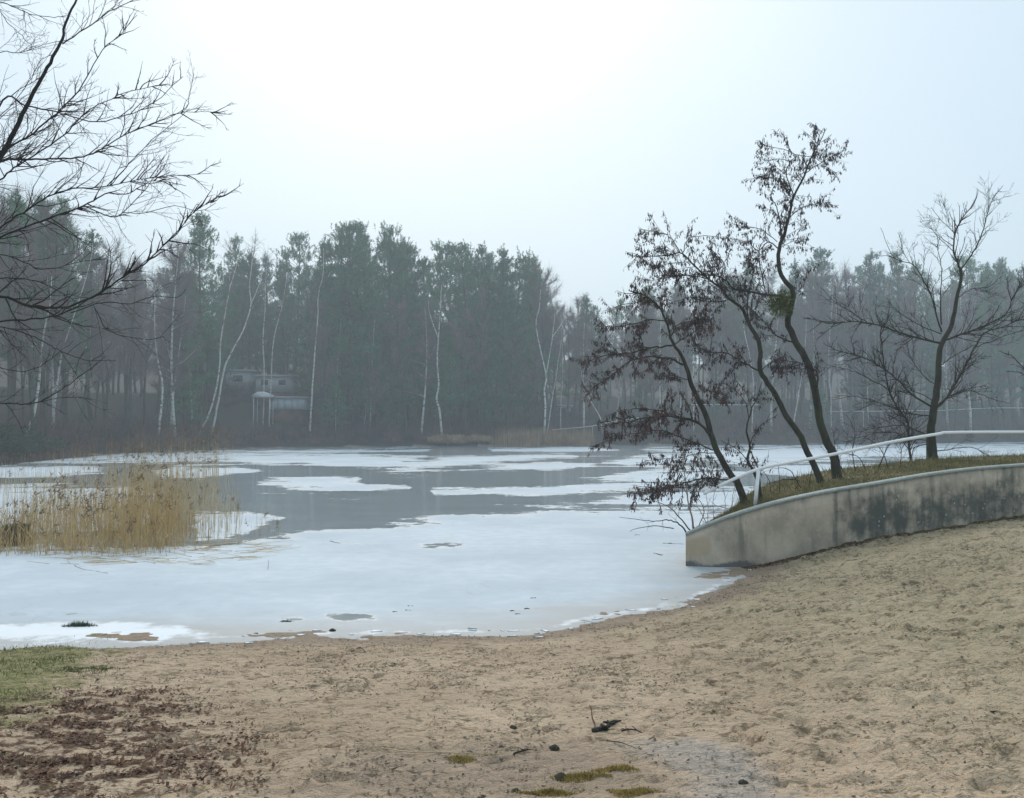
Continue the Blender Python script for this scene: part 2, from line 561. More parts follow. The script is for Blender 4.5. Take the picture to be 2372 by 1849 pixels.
nC = len(ctrl)
A = np.zeros((nC + 3, nC + 3))
A[:nC, :nC] = tps(((ctrl[:, None, :2] - ctrl[None, :, :2]) ** 2).sum(-1)) + np.eye(nC) * 0.05
A[:nC, nC] = 1
A[:nC, nC + 1:] = ctrl[:, :2]
A[nC:, :nC] = A[:nC, nC:].T
coef = np.linalg.solve(A, np.concatenate([ctrl[:, 2], np.zeros(3)]))


def beach_h(x, y):
    x = np.clip(x, -16, 15)
    y = np.clip(y, -12, 21)
    z = coef[nC] + coef[nC + 1] * x + coef[nC + 2] * y
    for i in range(nC):
        z = z + coef[i] * tps((x - ctrl[i, 0]) ** 2 + (y - ctrl[i, 1]) ** 2)
    return z


prints = []
pr = np.random.default_rng(11)
for _ in range(1500):
    u = pr.random()
    if u < 0.75:
        x_, y_ = pr.uniform(1.5, 11.5), pr.uniform(4.5, 18)
    else:
        x_, y_ = pr.uniform(-6, 3), pr.uniform(4.5, 11)
    prints.append((x_, y_, pr.uniform(0.05, 0.13), pr.uniform(0.03, 0.05), pr.uniform(0, math.pi), pr.uniform(0.014, 0.040)))


def ground_z(x, y, fine=True):
    x, y = np.asarray(x, float), np.asarray(y, float)
    s = -poly_sd(x, y, LAKE)                       # positive on land
    zb = np.clip(beach_h(x, y), -0.05, 2.2)
    far = smooth(24, 40, y) * (1 - smooth(30, 60, x) * (1 - smooth(60, 90, y)))
    so = np.maximum(s, 0)
    zf = 1.5 * (1 - np.exp(-so / 2.5)) + 5.5 * smooth(6, 32, so) + 13.0 * smooth(34, 130, so) + 0.5 * fbm(x / 7, y / 7, 3, 5) * np.minimum(so / 4, 1)
    land = zb * (1 - far) + zf * far
    near = (1 - smooth(20, 26, y)) * (x > -10) * (x < 16)
    # lake bed, with the shoal by the beach
    bed = -np.clip(0.016 * -s, 0, 0.10) * (s > -6) - np.where(s < -2.5, np.clip(0.12 * (-s - 2.5), 0, 1.0), 0)
    z = np.where(s > 0, land, np.minimum(bed, 0))
    # behind the retaining wall the ground drops; the mound covers it
    behind = (x > 2.8) & (y > wall_y(x) + 0.12) & (y < 45)
    z = np.where(behind, np.minimum(z, -0.45), z)
    if fine:
        rough = near * (~behind) * smooth(-3.0, 0.6, s)
        lump = 0.022 * fbm(x / 0.9, y / 0.9, 2, 1) + 0.055 * np.abs(fbm(x / 0.30, y / 0.22, 2, 9)) ** 0.8 + 0.045 * fbm(x / 0.13, y / 0.11, 2, 21)
        k = 0.55 + 0.75 * smooth(0, 5, x)
        z = z + rough * lump * k * (0.35 + 0.65 * smooth(0.1, 1.5, s))
        z = z + np.exp(-(np.abs(s) / 1.3) ** 2) * near * (~behind) * 0.045 * fbm(x / 0.7, y / 0.4, 4, 33)
    return z


def axis(lo, d0, d1, hi, step, gr):
    mid = np.arange(d0, d1 + 1e-6, step)
    left, right, st, v = [], [], step, d0
    while v > lo:
        st *= gr
        v -= st
        left.append(v)
    st, v = step, mid[-1]
    while v < hi:
        st *= gr
        v += st
        right.append(v)
    return np.array(left[::-1] + list(mid) + right)


gx = axis(-300, -7.5, 11.4, 300, 0.036, 1.09)
gy = axis(-300, 3.9, 18.5, 300, 0.036, 1.09)
gx = np.unique(np.concatenate([gx, np.arange(-75, -7.9, 1.6), np.arange(12, 110, 2.0)]))
gy = np.unique(np.concatenate([gy, np.arange(20, 170, 1.8)]))
X, Y = np.meshgrid(gx, gy)
Z = ground_z(X, Y)
for (fx, fy, la, lb, an, dp) in prints:
    ix0, ix1 = np.searchsorted(gx, [fx - .3, fx + .3])
    iy0, iy1 = np.searchsorted(gy, [fy - .3, fy + .3])
    if ix1 <= ix0 or iy1 <= iy0:
        continue
    dx, dy = X[iy0:iy1, ix0:ix1] - fx, Y[iy0:iy1, ix0:ix1] - fy
    u = (dx * math.cos(an) + dy * math.sin(an)) / la
    v = (-dx * math.sin(an) + dy * math.cos(an)) / lb
    r = np.sqrt(u * u + v * v)
    zz = Z[iy0:iy1, ix0:ix1]
    Z[iy0:iy1, ix0:ix1] = np.where(zz > 0.03, zz - dp * np.exp(-r ** 4) + 0.35 * dp * np.exp(-((r - 1.45) / 0.3) ** 2), zz)
S = -poly_sd(X, Y, LAKE)
px_, py_ = project(X, np.maximum(Y, 1.0), Z)
nf = fbm(X / 1.2, Y / 1.2, 3, 40)


def pmask(poly, soft):
    """soft mask on the beach, drawn round picture points on the sand"""
    wp = [tuple(beach_pt(*q)[:2]) for q in poly]
    return np.clip(0.5 + poly_sd(X, Y, wp) / soft, 0, 1)


def beach_pt(px, py):
    d = ray(px, py)
    t = 3.0
    for _ in range(40):
        q = np.array([0, 0, CH]) + d * t
        hz = max(float(beach_h(q[0], q[1])), 0.0)
        t = t + (hz - q[2]) / d[2] * 0.7
    q = np.array([0, 0, CH]) + d * t
    return q


grass = pmask([(-300, 1480), (200, 1480), (280, 1500), (200, 1540), (130, 1620), (30, 1690), (-300, 1710)], 0.9)
litter = pmask([(-300, 1660), (120, 1600), (330, 1605), (480, 1660), (560, 1730), (520, 1800), (350, 1900), (-300, 1900)], 1.1)
puddle = pmask([(1420, 1725), (1600, 1712), (1740, 1745), (1810, 1805), (1880, 1900), (1540, 1900), (1600, 1800)], 0.6)
damp = np.clip(1 - S / 1.6, 0, 1) * (S > -3)
damp = np.maximum(damp, 0.62 * pmask([(300, 1900), (800, 1700), (1500, 1690), (1850, 1900)], 1.2))
olive = smooth(1.0, 5, X + 0.2 * Y - 1.5)
forest = smooth(22, 34, Y) * (S > -1)
forest = np.maximum(forest, smooth(-8.5, -12, X) * (S > 0))
ny_, nx_ = X.shape
ii = (np.arange(ny_ - 1)[:, None] * nx_ + np.arange(nx_ - 1)[None]).ravel()
quads = np.stack([ii, ii + 1, ii + nx_ + 1, ii + nx_], -1)
gm = make_mesh('ground', np.stack([X, Y, Z], -1).reshape(-1, 3), quads, True,
               dict(grass=grass, litter=litter, puddle=puddle, damp=damp, olive=olive, forest=forest))
obj('ground', gm, MAT['ground'], kind='structure')


def gz(x, y):
    return float(ground_z(np.array([x]), np.array([y]))[0])


# ------------------------------------------------------------------ setting: the ice
D = 1.0865                                          # picture measured at reduced size
white_patches = [
    [(-400, 1185), (480, 1163), (530, 1152), (640, 1146), (850, 1119), (1000, 1103), (1200, 1091), (1330, 1089), (1480, 1093), (1900, 1110), (2400, 1180),
     (2400, 1500), (-400, 1500)],
    [(420, 1095), (545, 1093), (600, 1105), (560, 1120), (525, 1141), (470, 1152), (420, 1152)],
    [(-200, 1045), (120, 1042), (300, 1040), (340, 1060), (300, 1130), (-200, 1160)],
    [(-200, 1000), (140, 995), (215, 1002), (110, 1020), (-200, 1022)],
    [(-200, 996), (150, 976), (300, 968), (540, 963), (610, 971), (420, 984), (200, 986), (-200, 992)],
    [(330, 1006), (380, 995), (500, 995), (548, 1003), (480, 1012), (430, 1018), (345, 1020)],
    [(400, 970), (560, 965), (800, 957), (910, 960), (770, 966), (905, 975), (860, 986), (975, 984), (1005, 990), (880, 1003), (700, 1000), (640, 990), (520, 985)],
    [(590, 1027), (680, 1019), (760, 1021), (785, 1034), (870, 1039), (780, 1046), (640, 1042), (550, 1030)],
    [(890, 986), (1000, 972), (1200, 969), (1228, 974), (1100, 982), (1000, 989)],
    [(980, 1001), (1100, 990), (1200, 987), (1290, 992), (1400, 995), (1200, 999), (1080, 1003)],
    [(930, 1051), (1150, 1042), (1280, 1031), (1350, 1021), (1290, 1016), (1380, 1004), (1520, 998), (1580, 1010), (1480, 1032), (1300, 1046), (1180, 1056), (1000, 1057)],
    [(1040, 957), (1250, 954), (1320, 960), (1200, 963), (1050, 962)],
    [(1285, 987), (1400, 974), (1520, 972), (1440, 989), (1340, 993)],
    [(1270, 1076), (1350, 1060), (1480, 1050), (1700, 1036), (1850, 1100), (1500, 1087), (1400, 1081)],
    [(1380, 958), (1800, 950), (2300, 944), (2300, 985), (1900, 978), (1700, 988), (1560, 992), (1500, 970)],
    [(1600, 1000), (1760, 990), (1900, 992), (1880, 1010), (1700, 1020)],
]
grey_spots = [[(880, 1164), (935, 1160), (985, 1166), (960, 1173), (900, 1172)], [(700, 1158), (790, 1160), (800, 1164), (740, 1164)],
              [(600, 1320), (640, 1316), (650, 1326), (605, 1328)], [(690, 1312), (780, 1310), (810, 1322), (720, 1328)],
              [(-50, 1312), (60, 1308), (70, 1316), (-50, 1322)], [(130, 1308), (215, 1306), (210, 1314), (140, 1316)],
              [(1500, 1262), (1600, 1230), (1640, 1215), (1560, 1270), (1440, 1300), (1400, 1300)]]
frost_strip = [(-300, 1335), (100, 1328), (250, 1325), (420, 1338), (470, 1352), (340, 1372), (100, 1368), (-300, 1374)]
yr = [9.5]
while yr[-1] < 175:
    yr.append(yr[-1] * 1.0065)
yr = np.array(yr)
xr = axis(-70, -11, 14, 125, 0.10, 1.03)
IX, IY = np.meshgrid(xr, yr)
ipx, ipy = project(IX, IY, 0 * IX)
ipx, ipy = ipx / D, ipy / D
snow = np.full(IX.shape, 0.05)
for q in white_patches:
    ext = max(b for _, b in q) - min(b for _, b in q)
    snow = np.maximum(snow, np.clip(0.5 + poly_sd(ipx, ipy, q) / (min(max(ext * 0.95, 8), 40)), 0, 1))
for q in grey_spots:
    snow = np.minimum(snow, 1 - 0.66 * np.clip(0.5 + poly_sd(ipx, ipy, q) / 20, 0, 1))
far_l = smooth(115, 60, 0 * IX + IY)
IS = -poly_sd(IX, IY, LAKE)
shallow = np.clip(1 + IS / 3.0, 0, 1) * (IY < 20)
fpoly = [tuple(on(a_ * D, b_ * D)[:2]) for a_, b_ in frost_strip]
frost = np.clip(0.5 + poly_sd(IX, IY, fpoly) / 0.9, 0, 1)
frost = np.maximum(frost, 0.58 * np.exp(-((IS + 0.12) / 0.22) ** 2) * (IY < 18) * (IX > -7))
# only over the lake
keep = (IS < 1.2)
ny_, nx_ = IX.shape
ii = (np.arange(ny_ - 1)[:, None] * nx_ + np.arange(nx_ - 1)[None])
kf = keep[:-1, :-1] | keep[1:, 1:] | keep[:-1, 1:] | keep[1:, :-1]
ii = ii[kf]
iz = 0.012 + 0.010 * fbm(IX / 0.5, IY / 0.35, 3, 70) * frost * 2
iz = iz - 0.08 * smooth(0.0, 1.0, IS)
im = make_mesh('lake_ice', np.stack([IX, IY, iz], -1).reshape(-1, 3), np.stack([ii, ii + 1, ii + nx_ + 1, ii + nx_], -1), True,
               dict(snow=snow, shallow=shallow, frost=frost))
obj('lake_ice', im, MAT['ice'], kind='structure')

# ------------------------------------------------------------------ retaining wall and mound
tg = np.gradient(wt[:, :2], axis=0)
tg /= np.linalg.norm(tg, axis=1, keepdims=True)
nrm = np.stack([-tg[:, 1], tg[:, 0]], -1)              # away from the camera
n = len(wt)
rows = 9
V, st_, tn_, ft_, li_ = [], [], [], [], []
arc = np.concatenate([[0], np.cumsum(np.linalg.norm(np.diff(wt, axis=0), axis=1))])
for k in range(rows):                                   # front face rows from the foot up
    f = k / (rows - 1)
    z = -0.5 + (wt[:, 2] - 0.04 + 0.5) * f
    V.append(np.stack([wt[:, 0], wt[:, 1], z], -1) + np.stack([nrm[:, 0] * 0.02 * f, nrm[:, 1] * 0.02 * f, 0 * z], -1))
for f in (1.0, 0.0):                                    # back edge
    z = -0.5 + (wt[:, 2] - 0.04 + 0.5) * f
    V.append(np.stack([wt[:, 0] + nrm[:, 0] * 0.32, wt[:, 1] + nrm[:, 1] * 0.32, z], -1))
V = np.array(V)
Fw = []
R_ = V.shape[0]
for r in range(R_ - 1):
    for i in range(n - 1):
        a0 = r * n + i
        Fw.append((a0, a0 + 1, a0 + n + 1, a0 + n))
V = V.reshape(-1, 3)
qpx, qpy = project(V[:, 0], V[:, 1], V[:, 2])
stain = np.clip(0.5 + poly_sd(qpx, qpy, [(1945, 1150), (2010, 1135), (2120, 1145), (2400, 1110), (2400, 1200), (2130, 1240), (2000, 1260), (1950, 1270)]) / 90, 0, 1)
stain = np.maximum(stain, 0.75 * np.clip(0.5 + poly_sd(qpx, qpy, [(2250, 1100), (2600, 1070), (2600, 1220), (2260, 1210)]) / 90, 0, 1))
tan = np.clip(0.5 + poly_sd(qpx, qpy, [(1570, 1252), (1645, 1240), (1650, 1290), (1570, 1296)]) / 40, 0, 1)
foot = smooth(0.16, 0.04, V[:, 2]) * 0.9
lichen = np.clip(0.5 + poly_sd(qpx, qpy, [(2020, 1150), (2600, 1080), (2600, 1210), (2030, 1240)]) / 60, 0, 1)
wall = thing('retaining_wall', 'curved concrete retaining wall with dark water stains beside the sandy beach', 'wall', (7.0, 18.0, 0))
V0 = V - np.array([7.0, 18.0, 0])
# end caps
nV = n
cap0 = [[k * n for k in range(R_)]]
me = make_mesh('concrete_face', V0, np.array(Fw), True, dict(stain=stain, tan=tan, foot=foot, lichen=lichen))
obj('concrete_face', me, MAT['concrete'], wall)
b = MB()
endv = V.reshape(R_, n, 3)[:, 0]
b.add(endv, [(0, i + 1, i) for i in range(1, R_ - 1)])
obj('wall_end', b.mesh('wall_end', (7, 18, 0)), MAT['concrete'], wall)
b = MB()                                                # the pale coping strip
prof = [(-0.012, -0.038), (-0.012, 0.004), (-0.004, 0.010), (0.17, 0.014), (0.18, -0.038)]
ring = np.array([[[wt[i, 0] + nrm[i, 0] * u, wt[i, 1] + nrm[i, 1] * u, wt[i, 2] + v] for u, v in prof] for i in range(n)])
k = len(prof)
Fw = []
for i in range(n - 1):
    for j in range(k):
        a0, a1 = i * k + j, i * k + (j + 1) % k
        Fw += [(a0, a0 + k, a1), (a1, a0 + k, a1 + k)]
Fw += [(0, j + 1, j) for j in range(1, k - 1)]
b.add(ring.reshape(-1, 3), Fw)
b.build('coping', MAT['coping'], wall)

# mound of turf behind the wall
ms = np.linspace(0, 1, 26)
mt = np.linspace(0, n - 1, 150)
wm = np.stack([np.interp(mt, np.arange(n), wt[:, k]) for k in range(3)], -1)
nm_ = np.stack([np.interp(mt, np.arange(n), nrm[:, k]) for k in range(2)], -1)
s_arc = np.interp(mt, np.arange(n), arc)
width = 0.7 + 4.6 * smooth(0.0, 4.5, s_arc)
MX = wm[:, 0][:, None] + nm_[:, 0][:, None] * (0.14 + ms[None] * width[:, None])
MY = wm[:, 1][:, None] + nm_[:, 1][:, None] * (0.14 + ms[None] * width[:, None])
bulge = 0.01 + 0.03 * smooth(4.2, 7.5, s_arc)[:, None]
prof_ = np.where(ms < 0.6, bulge * np.sin(np.clip(ms / 0.6, 0, 1) * math.pi * 0.75)[None], bulge * 0.7)
drop = smooth(0.5, 1.0, ms)[None]
MZ = wm[:, 2][:, None] - 0.06 + prof_ - drop * (wm[:, 2][:, None] + 0.45)
MZ = MZ + 0.05 * fbm(MX / 0.6, MY / 0.6, 3, 50) * smooth(0, 0.1, ms)[None]
nA, nB = MX.shape
ii = (np.arange(nA - 1)[:, None] * nB + np.arange(nB - 1)[None]).ravel()
mo = make_mesh('grass_mound', np.stack([MX, MY, MZ], -1).reshape(-1, 3), np.stack([ii, ii + nB, ii + nB + 1, ii + 1], -1), True)
obj('grass_mound', mo, MAT['moundsoil'], kind='structure')


def mound_at(i, j):
    i0, j0 = min(int(i), nA - 2), min(int(j), nB - 2)
    fi, fj = i - i0, j - j0
    q = lambda G: (G[i0, j0] * (1 - fi) * (1 - fj) + G[i0 + 1, j0] * fi * (1 - fj) + G[i0, j0 + 1] * (1 - fi) * fj + G[i0 + 1, j0 + 1] * fi * fj)
    return np.array([q(MX), q(MY), q(MZ)])


def turf(nb, s0, s1, j1, h0, h1, lean=0.35):
    pts, i0, i1 = [], np.searchsorted(s_arc, s0), np.searchsorted(s_arc, s1)
    for _ in range(nb):
        pts.append(mound_at(rng.uniform(i0, min(i1, nA - 1.01)), (rng.random() ** 1.2) * j1 * (nB - 1)))
    p_ = np.array(pts)
    d_ = rng.normal(size=(nb, 3)) * lean + np.array([0, 0, 1])
    d_ /= np.linalg.norm(d_, axis=1, keepdims=True)
    return p_, d_, rng.uniform(h0, h1, nb)


b = MB()
p_, d_, l_ = turf(26000, 0.1, 11, 0.75, 0.04, 0.11, 0.7)
b.blades(p_, d_, l_, 0.006)
p_, d_, l_ = turf(1600, 1.2, 11, 0.6, 0.12, 0.34, 0.4)
b.blades(p_, d_, l_, 0.004)
tag(b.build('mound_grass', MAT['turf'], kind='stuff'), 'short olive and straw grass covering the mound behind the concrete wall', 'grass')

# white handrail
rail_px = [(1630, 1144), (1668, 1125), (1720, 1101), (1757, 1087), (1795, 1078), (1923, 1054), (2060, 1025), (2170, 1006), (2205, 1002), (2372, 1001), (2520, 1001)]
rp = []
for q in rail_px:
    x = (q[0] - W / 2) / F * 18
    Yr = float(np.interp(q[0], [1588, 1912, 2162, 2372, 2520], [17.9, 18.1, 18.8, 19.35, 19.8]))
    rp.append(at(q[0], q[1], Yr))
rp = np.array(rp)
rail = thing('handrail', 'white painted pipe handrail sloping along the top of the concrete wall', 'railing', at(1748, 1178, 17.98))
b = MB()
b.tube(catmull(rp, np.linspace(0, len(rp) - 1, 60)), 0.031, 10)
b.build('pipe', MAT['white'], rail, True)
b = MB()
b.tube(np.array([at(1757, 1089, 17.97), at(1748, 1182, 17.95)]), [0.036, 0.038], 10)
b.build('post', MAT['white'], rail, True)
b = MB()
q = np.array([at(2520, 1001, 19.8), at(2520, 1075, 19.8)])
b.tube(q, 0.036, 10)
b.build('post', MAT['white'], rail, True)

# ------------------------------------------------------------------ trees: growing helpers
def nv(v):
    return v / (np.linalg.norm(v) + 1e-9)


def resample(pts, step, jit=0.0):
    pts = np.asarray(pts, float)
    L = np.linalg.norm(np.diff(pts, axis=0), axis=1).sum()
    m = max(3, int(L / step) + 1)
    c_ = catmull(pts, np.linspace(0, len(pts) - 1, m))
    if jit:
        j = rng.normal(size=c_.shape) * jit
        j[0] = 0
        c_ = c_ + j
    return c_


def shoot(p0, d0, L, nseg=5, up=0.12, jit=0.14):
    pts, d, p = [p0], nv(d0), p0
    for _ in range(nseg):
        d = nv(d + np.array([0, 0, up]) + rng.normal(size=3) * jit)
        p = p + d * L / nseg
        pts.append(p)
    return np.array(pts)


def twigs(B, pts, r_par, per_m, L0, L1, ang=0.75, up=0.12, depth=1, rmin=0.0028, t0=0.12, flat=1.0, tips=None, jit=0.14, sub=4.0, taper=True):
    """side shoots along a limb; collects twig lines in tips"""
    seg = np.linalg.norm(np.diff(pts, axis=0), axis=1)
    cum = np.concatenate([[0], np.cumsum(seg)])
    Lt = cum[-1]
    nk = rng.poisson(per_m * Lt * (1 - t0))
    for _ in range(nk):
        t = rng.uniform(t0, 0.99)
        s = t * Lt
        i = min(np.searchsorted(cum, s) - 1, len(seg) - 1)
        i = max(i, 0)
        f = (s - cum[i]) / (seg[i] + 1e-9)
        p = pts[i] * (1 - f) + pts[i + 1] * f
        tn = nv(pts[i + 1] - pts[i])
        pe = rng.normal(size=3)
        pe[1] *= flat
        pe = nv(pe - tn * (pe @ tn))
        an = ang * rng.uniform(0.6, 1.35)
        d = tn * math.cos(an) + pe * math.sin(an)
        L = rng.uniform(L0, L1) * ((1 - 0.6 * t) if taper else 1)
        q = shoot(p, d, L, 5 if depth else 4, up, jit)
        r0 = max(min(r_par * 0.45, 0.010 + 0.006 * L), rmin)
        B.tube(q, np.linspace(r0, rmin * 0.7, len(q)), 4 if r0 > 0.006 else 3, cap=False)
        if tips is not None:
            tips.append(q)
        if depth > 0:
            twigs(B, q, r0, sub, L * 0.25, L * 0.6, ang, up, depth - 1, rmin, 0.15, flat, tips, jit, sub)


def traced_limb(B, pxs, Y0, Y1, r0, r1, k=6, step=0.12, jit=0.006):
    c_ = resample(P(pxs, Y0, Y1), step, jit)
    B.tube(c_, np.linspace(r0, r1, len(c_)), k)
    return c_


def leaves_on(B, tips, per_m, l0, l1, wd, droop=1.0):
    """withered leaves and catkins hanging from the twigs: two-sided folded lenses"""
    out = []
    for q in tips:
        L = np.linalg.norm(np.diff(q, axis=0), axis=1).sum()
        for _ in range(rng.poisson(per_m * L)):
            t = rng.uniform(0.1, 1) * (len(q) - 1)
            i = min(int(t), len(q) - 2)
            out.append(q[i] * (1 - (t - i)) + q[i + 1] * (t - i))
    if not out:
        return 0
    p = np.array(out)
    m = len(p)
    d = np.array([0, 0, -droop]) + rng.normal(size=(m, 3)) * 0.33
    d /= np.linalg.norm(d, axis=1, keepdims=True)
    r = rng.normal(size=(m, 3))
    s1 = np.cross(d, r)
    s1 /= np.linalg.norm(s1, axis=1, keepdims=True)
    s2 = np.cross(d, s1)
    L = rng.uniform(l0, l1, m)[:, None]
    ww = wd * rng.uniform(0.6, 1.2, m)[:, None]
    p = p + d * 0.01
    mid = p + d * L * 0.5
    V = np.stack([p, mid + s1 * ww + s2 * ww * .5, p + d * L, mid - s1 * ww + s2 * ww * .5, mid - s2 * ww * .4], 1).reshape(-1, 3)
    o = np.arange(m)[:, None] * 5
    Fc = np.concatenate([o + np.array([[0, 1, 4]]), o + np.array([[4, 1, 2]]), o + np.array([[0, 4, 3]]), o + np.array([[4, 2, 3]])])
    B.add(V, Fc)
    return m


# ------------------------------------------------------------------ far bank: skyline read from the photograph
sky_x = [-300, 0, 60, 130, 200, 280, 330, 455, 500, 560, 640, 680, 760, 810, 860, 910, 970, 1010, 1080, 1150, 1200, 1260, 1300, 1380, 1480, 1600, 1700, 1830,
         1920, 2000, 2100, 2200, 2330, 2372, 2700]
sky_y = [400, 430, 455, 440, 520, 560, 575, 505, 545, 535, 580, 500, 530, 510, 535, 530, 580, 560, 578, 570, 580, 595, 655, 690, 665, 640, 620, 600,
         570, 570, 600, 600, 550, 570, 560]


def skyline(px):
    return float(np.interp(px, sky_x, sky_y))


def make_pine(seed, cb, R, shape, H=20.0):
    global rng
    keep_, rng = rng, np.random.default_rng(seed)
    tr, cw = MB(), MB()
    zt = np.linspace(0, H, 12)
    ax = np.stack([0.25 * np.sin(zt / 6 + seed), 0.25 * np.cos(zt / 7 + seed * 2), zt], -1)
    ax[0, :2] *= 0.3
    tr.tube(ax, np.linspace(0.19, 0.03, 12), 6)
    z = cb * H
    cl, cdv = [], []
    while z < H - 0.4:
        t = (z - cb * H) / (H * (1 - cb))
        env = R * ((1 - t) ** shape) * (0.55 + 0.45 * min(1, t * 5 + 0.3)) + 0.25
        nb = rng.integers(4, 7)
        a0 = rng.uniform(0, 6.28)
        for i in range(nb):
            if rng.random() < 0.12:
                continue
            az = a0 + i * 6.283 / nb + rng.normal() * 0.3
            L = env * rng.uniform(0.4, 1.25)
            el = -0.12 + 0.95 * t + rng.normal() * 0.14
            base = np.array([np.interp(z, zt, ax[:, 0]), np.interp(z, zt, ax[:, 1]), z])
            d = np.array([math.cos(az) * math.cos(el), math.sin(az) * math.cos(el), math.sin(el)])
            q = shoot(base, d, L, 4, 0.10, 0.10)
            tr.tube(q, np.linspace(0.05 * (1 - 0.6 * t), 0.012, 5), 3, cap=False)
            nc = int(4 + L * 7)
            for _ in range(nc):
                u = 0.25 + 0.75 * math.sqrt(rng.random())
                k_ = u * 4
                j = min(int(k_), 3)
                p_ = q[j] * (1 - k_ + j) + q[j + 1] * (k_ - j)
                sp = 0.20 * L * (1.25 - 0.8 * u) + .08
                p_ = p_ + rng.normal(size=3) * np.array([sp, sp, sp * 0.35])
                cl.append(p_)
                cdv.append(nv(d + np.array([0, 0, 0.5])))
        z += rng.uniform(0.6, 1.15)
    for zz in np.linspace(H - 1.2, H + 0.3, 9):
        cl.append(np.array([ax[-1, 0], ax[-1, 1], zz - .4]) + rng.normal(size=3) * 0.1)
        cdv.append(np.array([0, 0, 1.0]))
    cl, cdv = np.array(cl), np.array(cdv)
    nb = 15
    ax_ = cdv * 0.45 + np.array([0, 0, 0.8]) + rng.normal(size=cl.shape) * 0.3
    ax_ /= np.linalg.norm(ax_, axis=1, keepdims=True)
    al = rng.uniform(0.35, 0.85, len(cl))
    u_ = rng.random(len(cl) * nb)
    axr = np.repeat(ax_, nb, 0)
    p_ = np.repeat(cl, nb, 0) + axr * (u_ * np.repeat(al, nb))[:, None]
    d_ = axr * 0.75 + rng.normal(size=p_.shape) * 0.55
    d_ /= np.linalg.norm(d_, axis=1, keepdims=True)
    cw.blades(p_, d_, rng.uniform(0.16, 0.34, len(p_)), rng.uniform(0.022, 0.04, len(p_)))
    rng = keep_
    tm, cm = tr.mesh('trunk', sm=True), cw.mesh('crown')
    tm.materials.append(MAT['pinebark'])
    cm.materials.append(MAT['needle'])
    return tm, cm


def make_bare(seed, H=16.0, spread=2.6, birchy=False, tw=640):
    global rng
    keep_, rng = rng, np.random.default_rng(seed)
    tr, cw = MB(), MB()
    zt = np.linspace(0, H * 0.93, 10)
    ax = np.stack([0.5 * np.sin(zt / 5 + seed), 0.4 * np.cos(zt / 6 + seed * 1.7), zt], -1)
    ax[:, :2] -= ax[0, :2]
    tr.tube(ax, np.linspace(0.15, 0.02, 10), 6)
    for _ in range(22):
        t = rng.uniform(0.28, 0.95)
        z = t * H * 0.93
        base = np.array([np.interp(z, zt, ax[:, 0]), np.interp(z, zt, ax[:, 1]), z])
        az, el = rng.uniform(0, 6.28), rng.uniform(0.5, 1.1)
        L = spread * rng.uniform(0.5, 1.1) * (1.15 - 0.75 * t) + 0.8
        q = shoot(base, np.array([math.cos(az) * math.cos(el), math.sin(az) * math.cos(el), math.sin(el)]), L, 5, -0.02 if birchy else 0.1, 0.14)
        tr.tube(q, np.linspace(0.045 * (1.2 - t), 0.01, 6), 3, cap=False)
        m = int(tw / 22 * 4)
        u = rng.uniform(0.15, 1, m) * 4.99
        i = u.astype(int)
        f = (u - i)[:, None]
        p_ = q[i] * (1 - f) + q[i + 1] * f
        tn = nv(q[-1] - q[0])
        d_ = tn * 0.7 + rng.normal(size=(m, 3)) * 0.55 + np.array([0, 0, -0.15 if birchy else 0.3])
        d_ /= np.linalg.norm(d_, axis=1, keepdims=True)
        l_ = rng.uniform(0.35, 1.3, m)
        cw.blades(p_, d_, l_, 0.013)
        # a second order of twigs
        p2 = p_ + d_ * (l_ * rng.uniform(0.3, 0.8, m))[:, None]
        d2 = d_ + rng.normal(size=(m, 3)) * 0.6
        d2 /= np.linalg.norm(d2, axis=1, keepdims=True)
        cw.blades(p2, d2, l_ * 0.6, 0.010)
    rng = keep_
    tm, cm = tr.mesh('trunk', sm=True), cw.mesh('crown')
    tm.materials.append(MAT['birch' if birchy else 'greybark'])
    cm.materials.append(MAT['crown'])
    return tm, cm


pines = [make_pine(101 + k_, cb_, R_p, sh_) for k_, (cb_, R_p, sh_) in enumerate(
    [(.24, 3.6, .8), (.34, 3.4, .65), (.2, 4.0, .9), (.45, 3.8, .5), (.3, 3.0, 1.0), (.16, 3.7, .75), (.38, 4.1, .6), (.28, 2.7, .85), (.5, 3.3, .7)])]
bares = [make_bare(201), make_bare(202, spread=3.2), make_bare(203, spread=2.2), make_bare(204, spread=2.8)]
birs = [make_bare(301, birchy=True, spread=2.0), make_bare(302, birchy=True, spread=2.4), make_bare(303, birchy=True, spread=1.7)]


def plant(kind, x, y, h, label, group, protos, base_h, rotz=None, fat=1.0, cat='tree'):
    tm, cm = protos[rng.integers(len(protos))]
    o = thing(kind, label, cat, (x, y, gz(x, y) - 0.1), group)
    s = h / base_h
    o.scale = (s * fat, s * fat, s)
    o.rotation_euler = (rng.normal() * 0.02, rng.normal() * 0.02, rng.uniform(0, 6.28) if rotz is None else rotz)
    obj('trunk', tm, None, o)
    obj('crown', cm, None, o)
    return o


_fy = {}
_yy = np.arange(55.5, 260, 0.5)


def far_y(px, sd):
    """depth of a point sd metres behind the far ice edge, seen at picture x"""
    q_ = round(px / 4)
    if q_ not in _fy:
        k = (q_ * 4 - W / 2) / F
        _fy[q_] = -poly_sd(k * _yy, _yy, LAKE)
    i = np.argmax(_fy[q_] > sd)
    return float(_yy[i]) if _fy[q_][i] > sd else 160.0


def forest_row(pxs, sds, kindf):
    for px, sd in zip(pxs, sds):
        Yt = far_y(px, sd)
        x = (px - W / 2) / F * Yt
        kindf(px, x, Yt, sd)


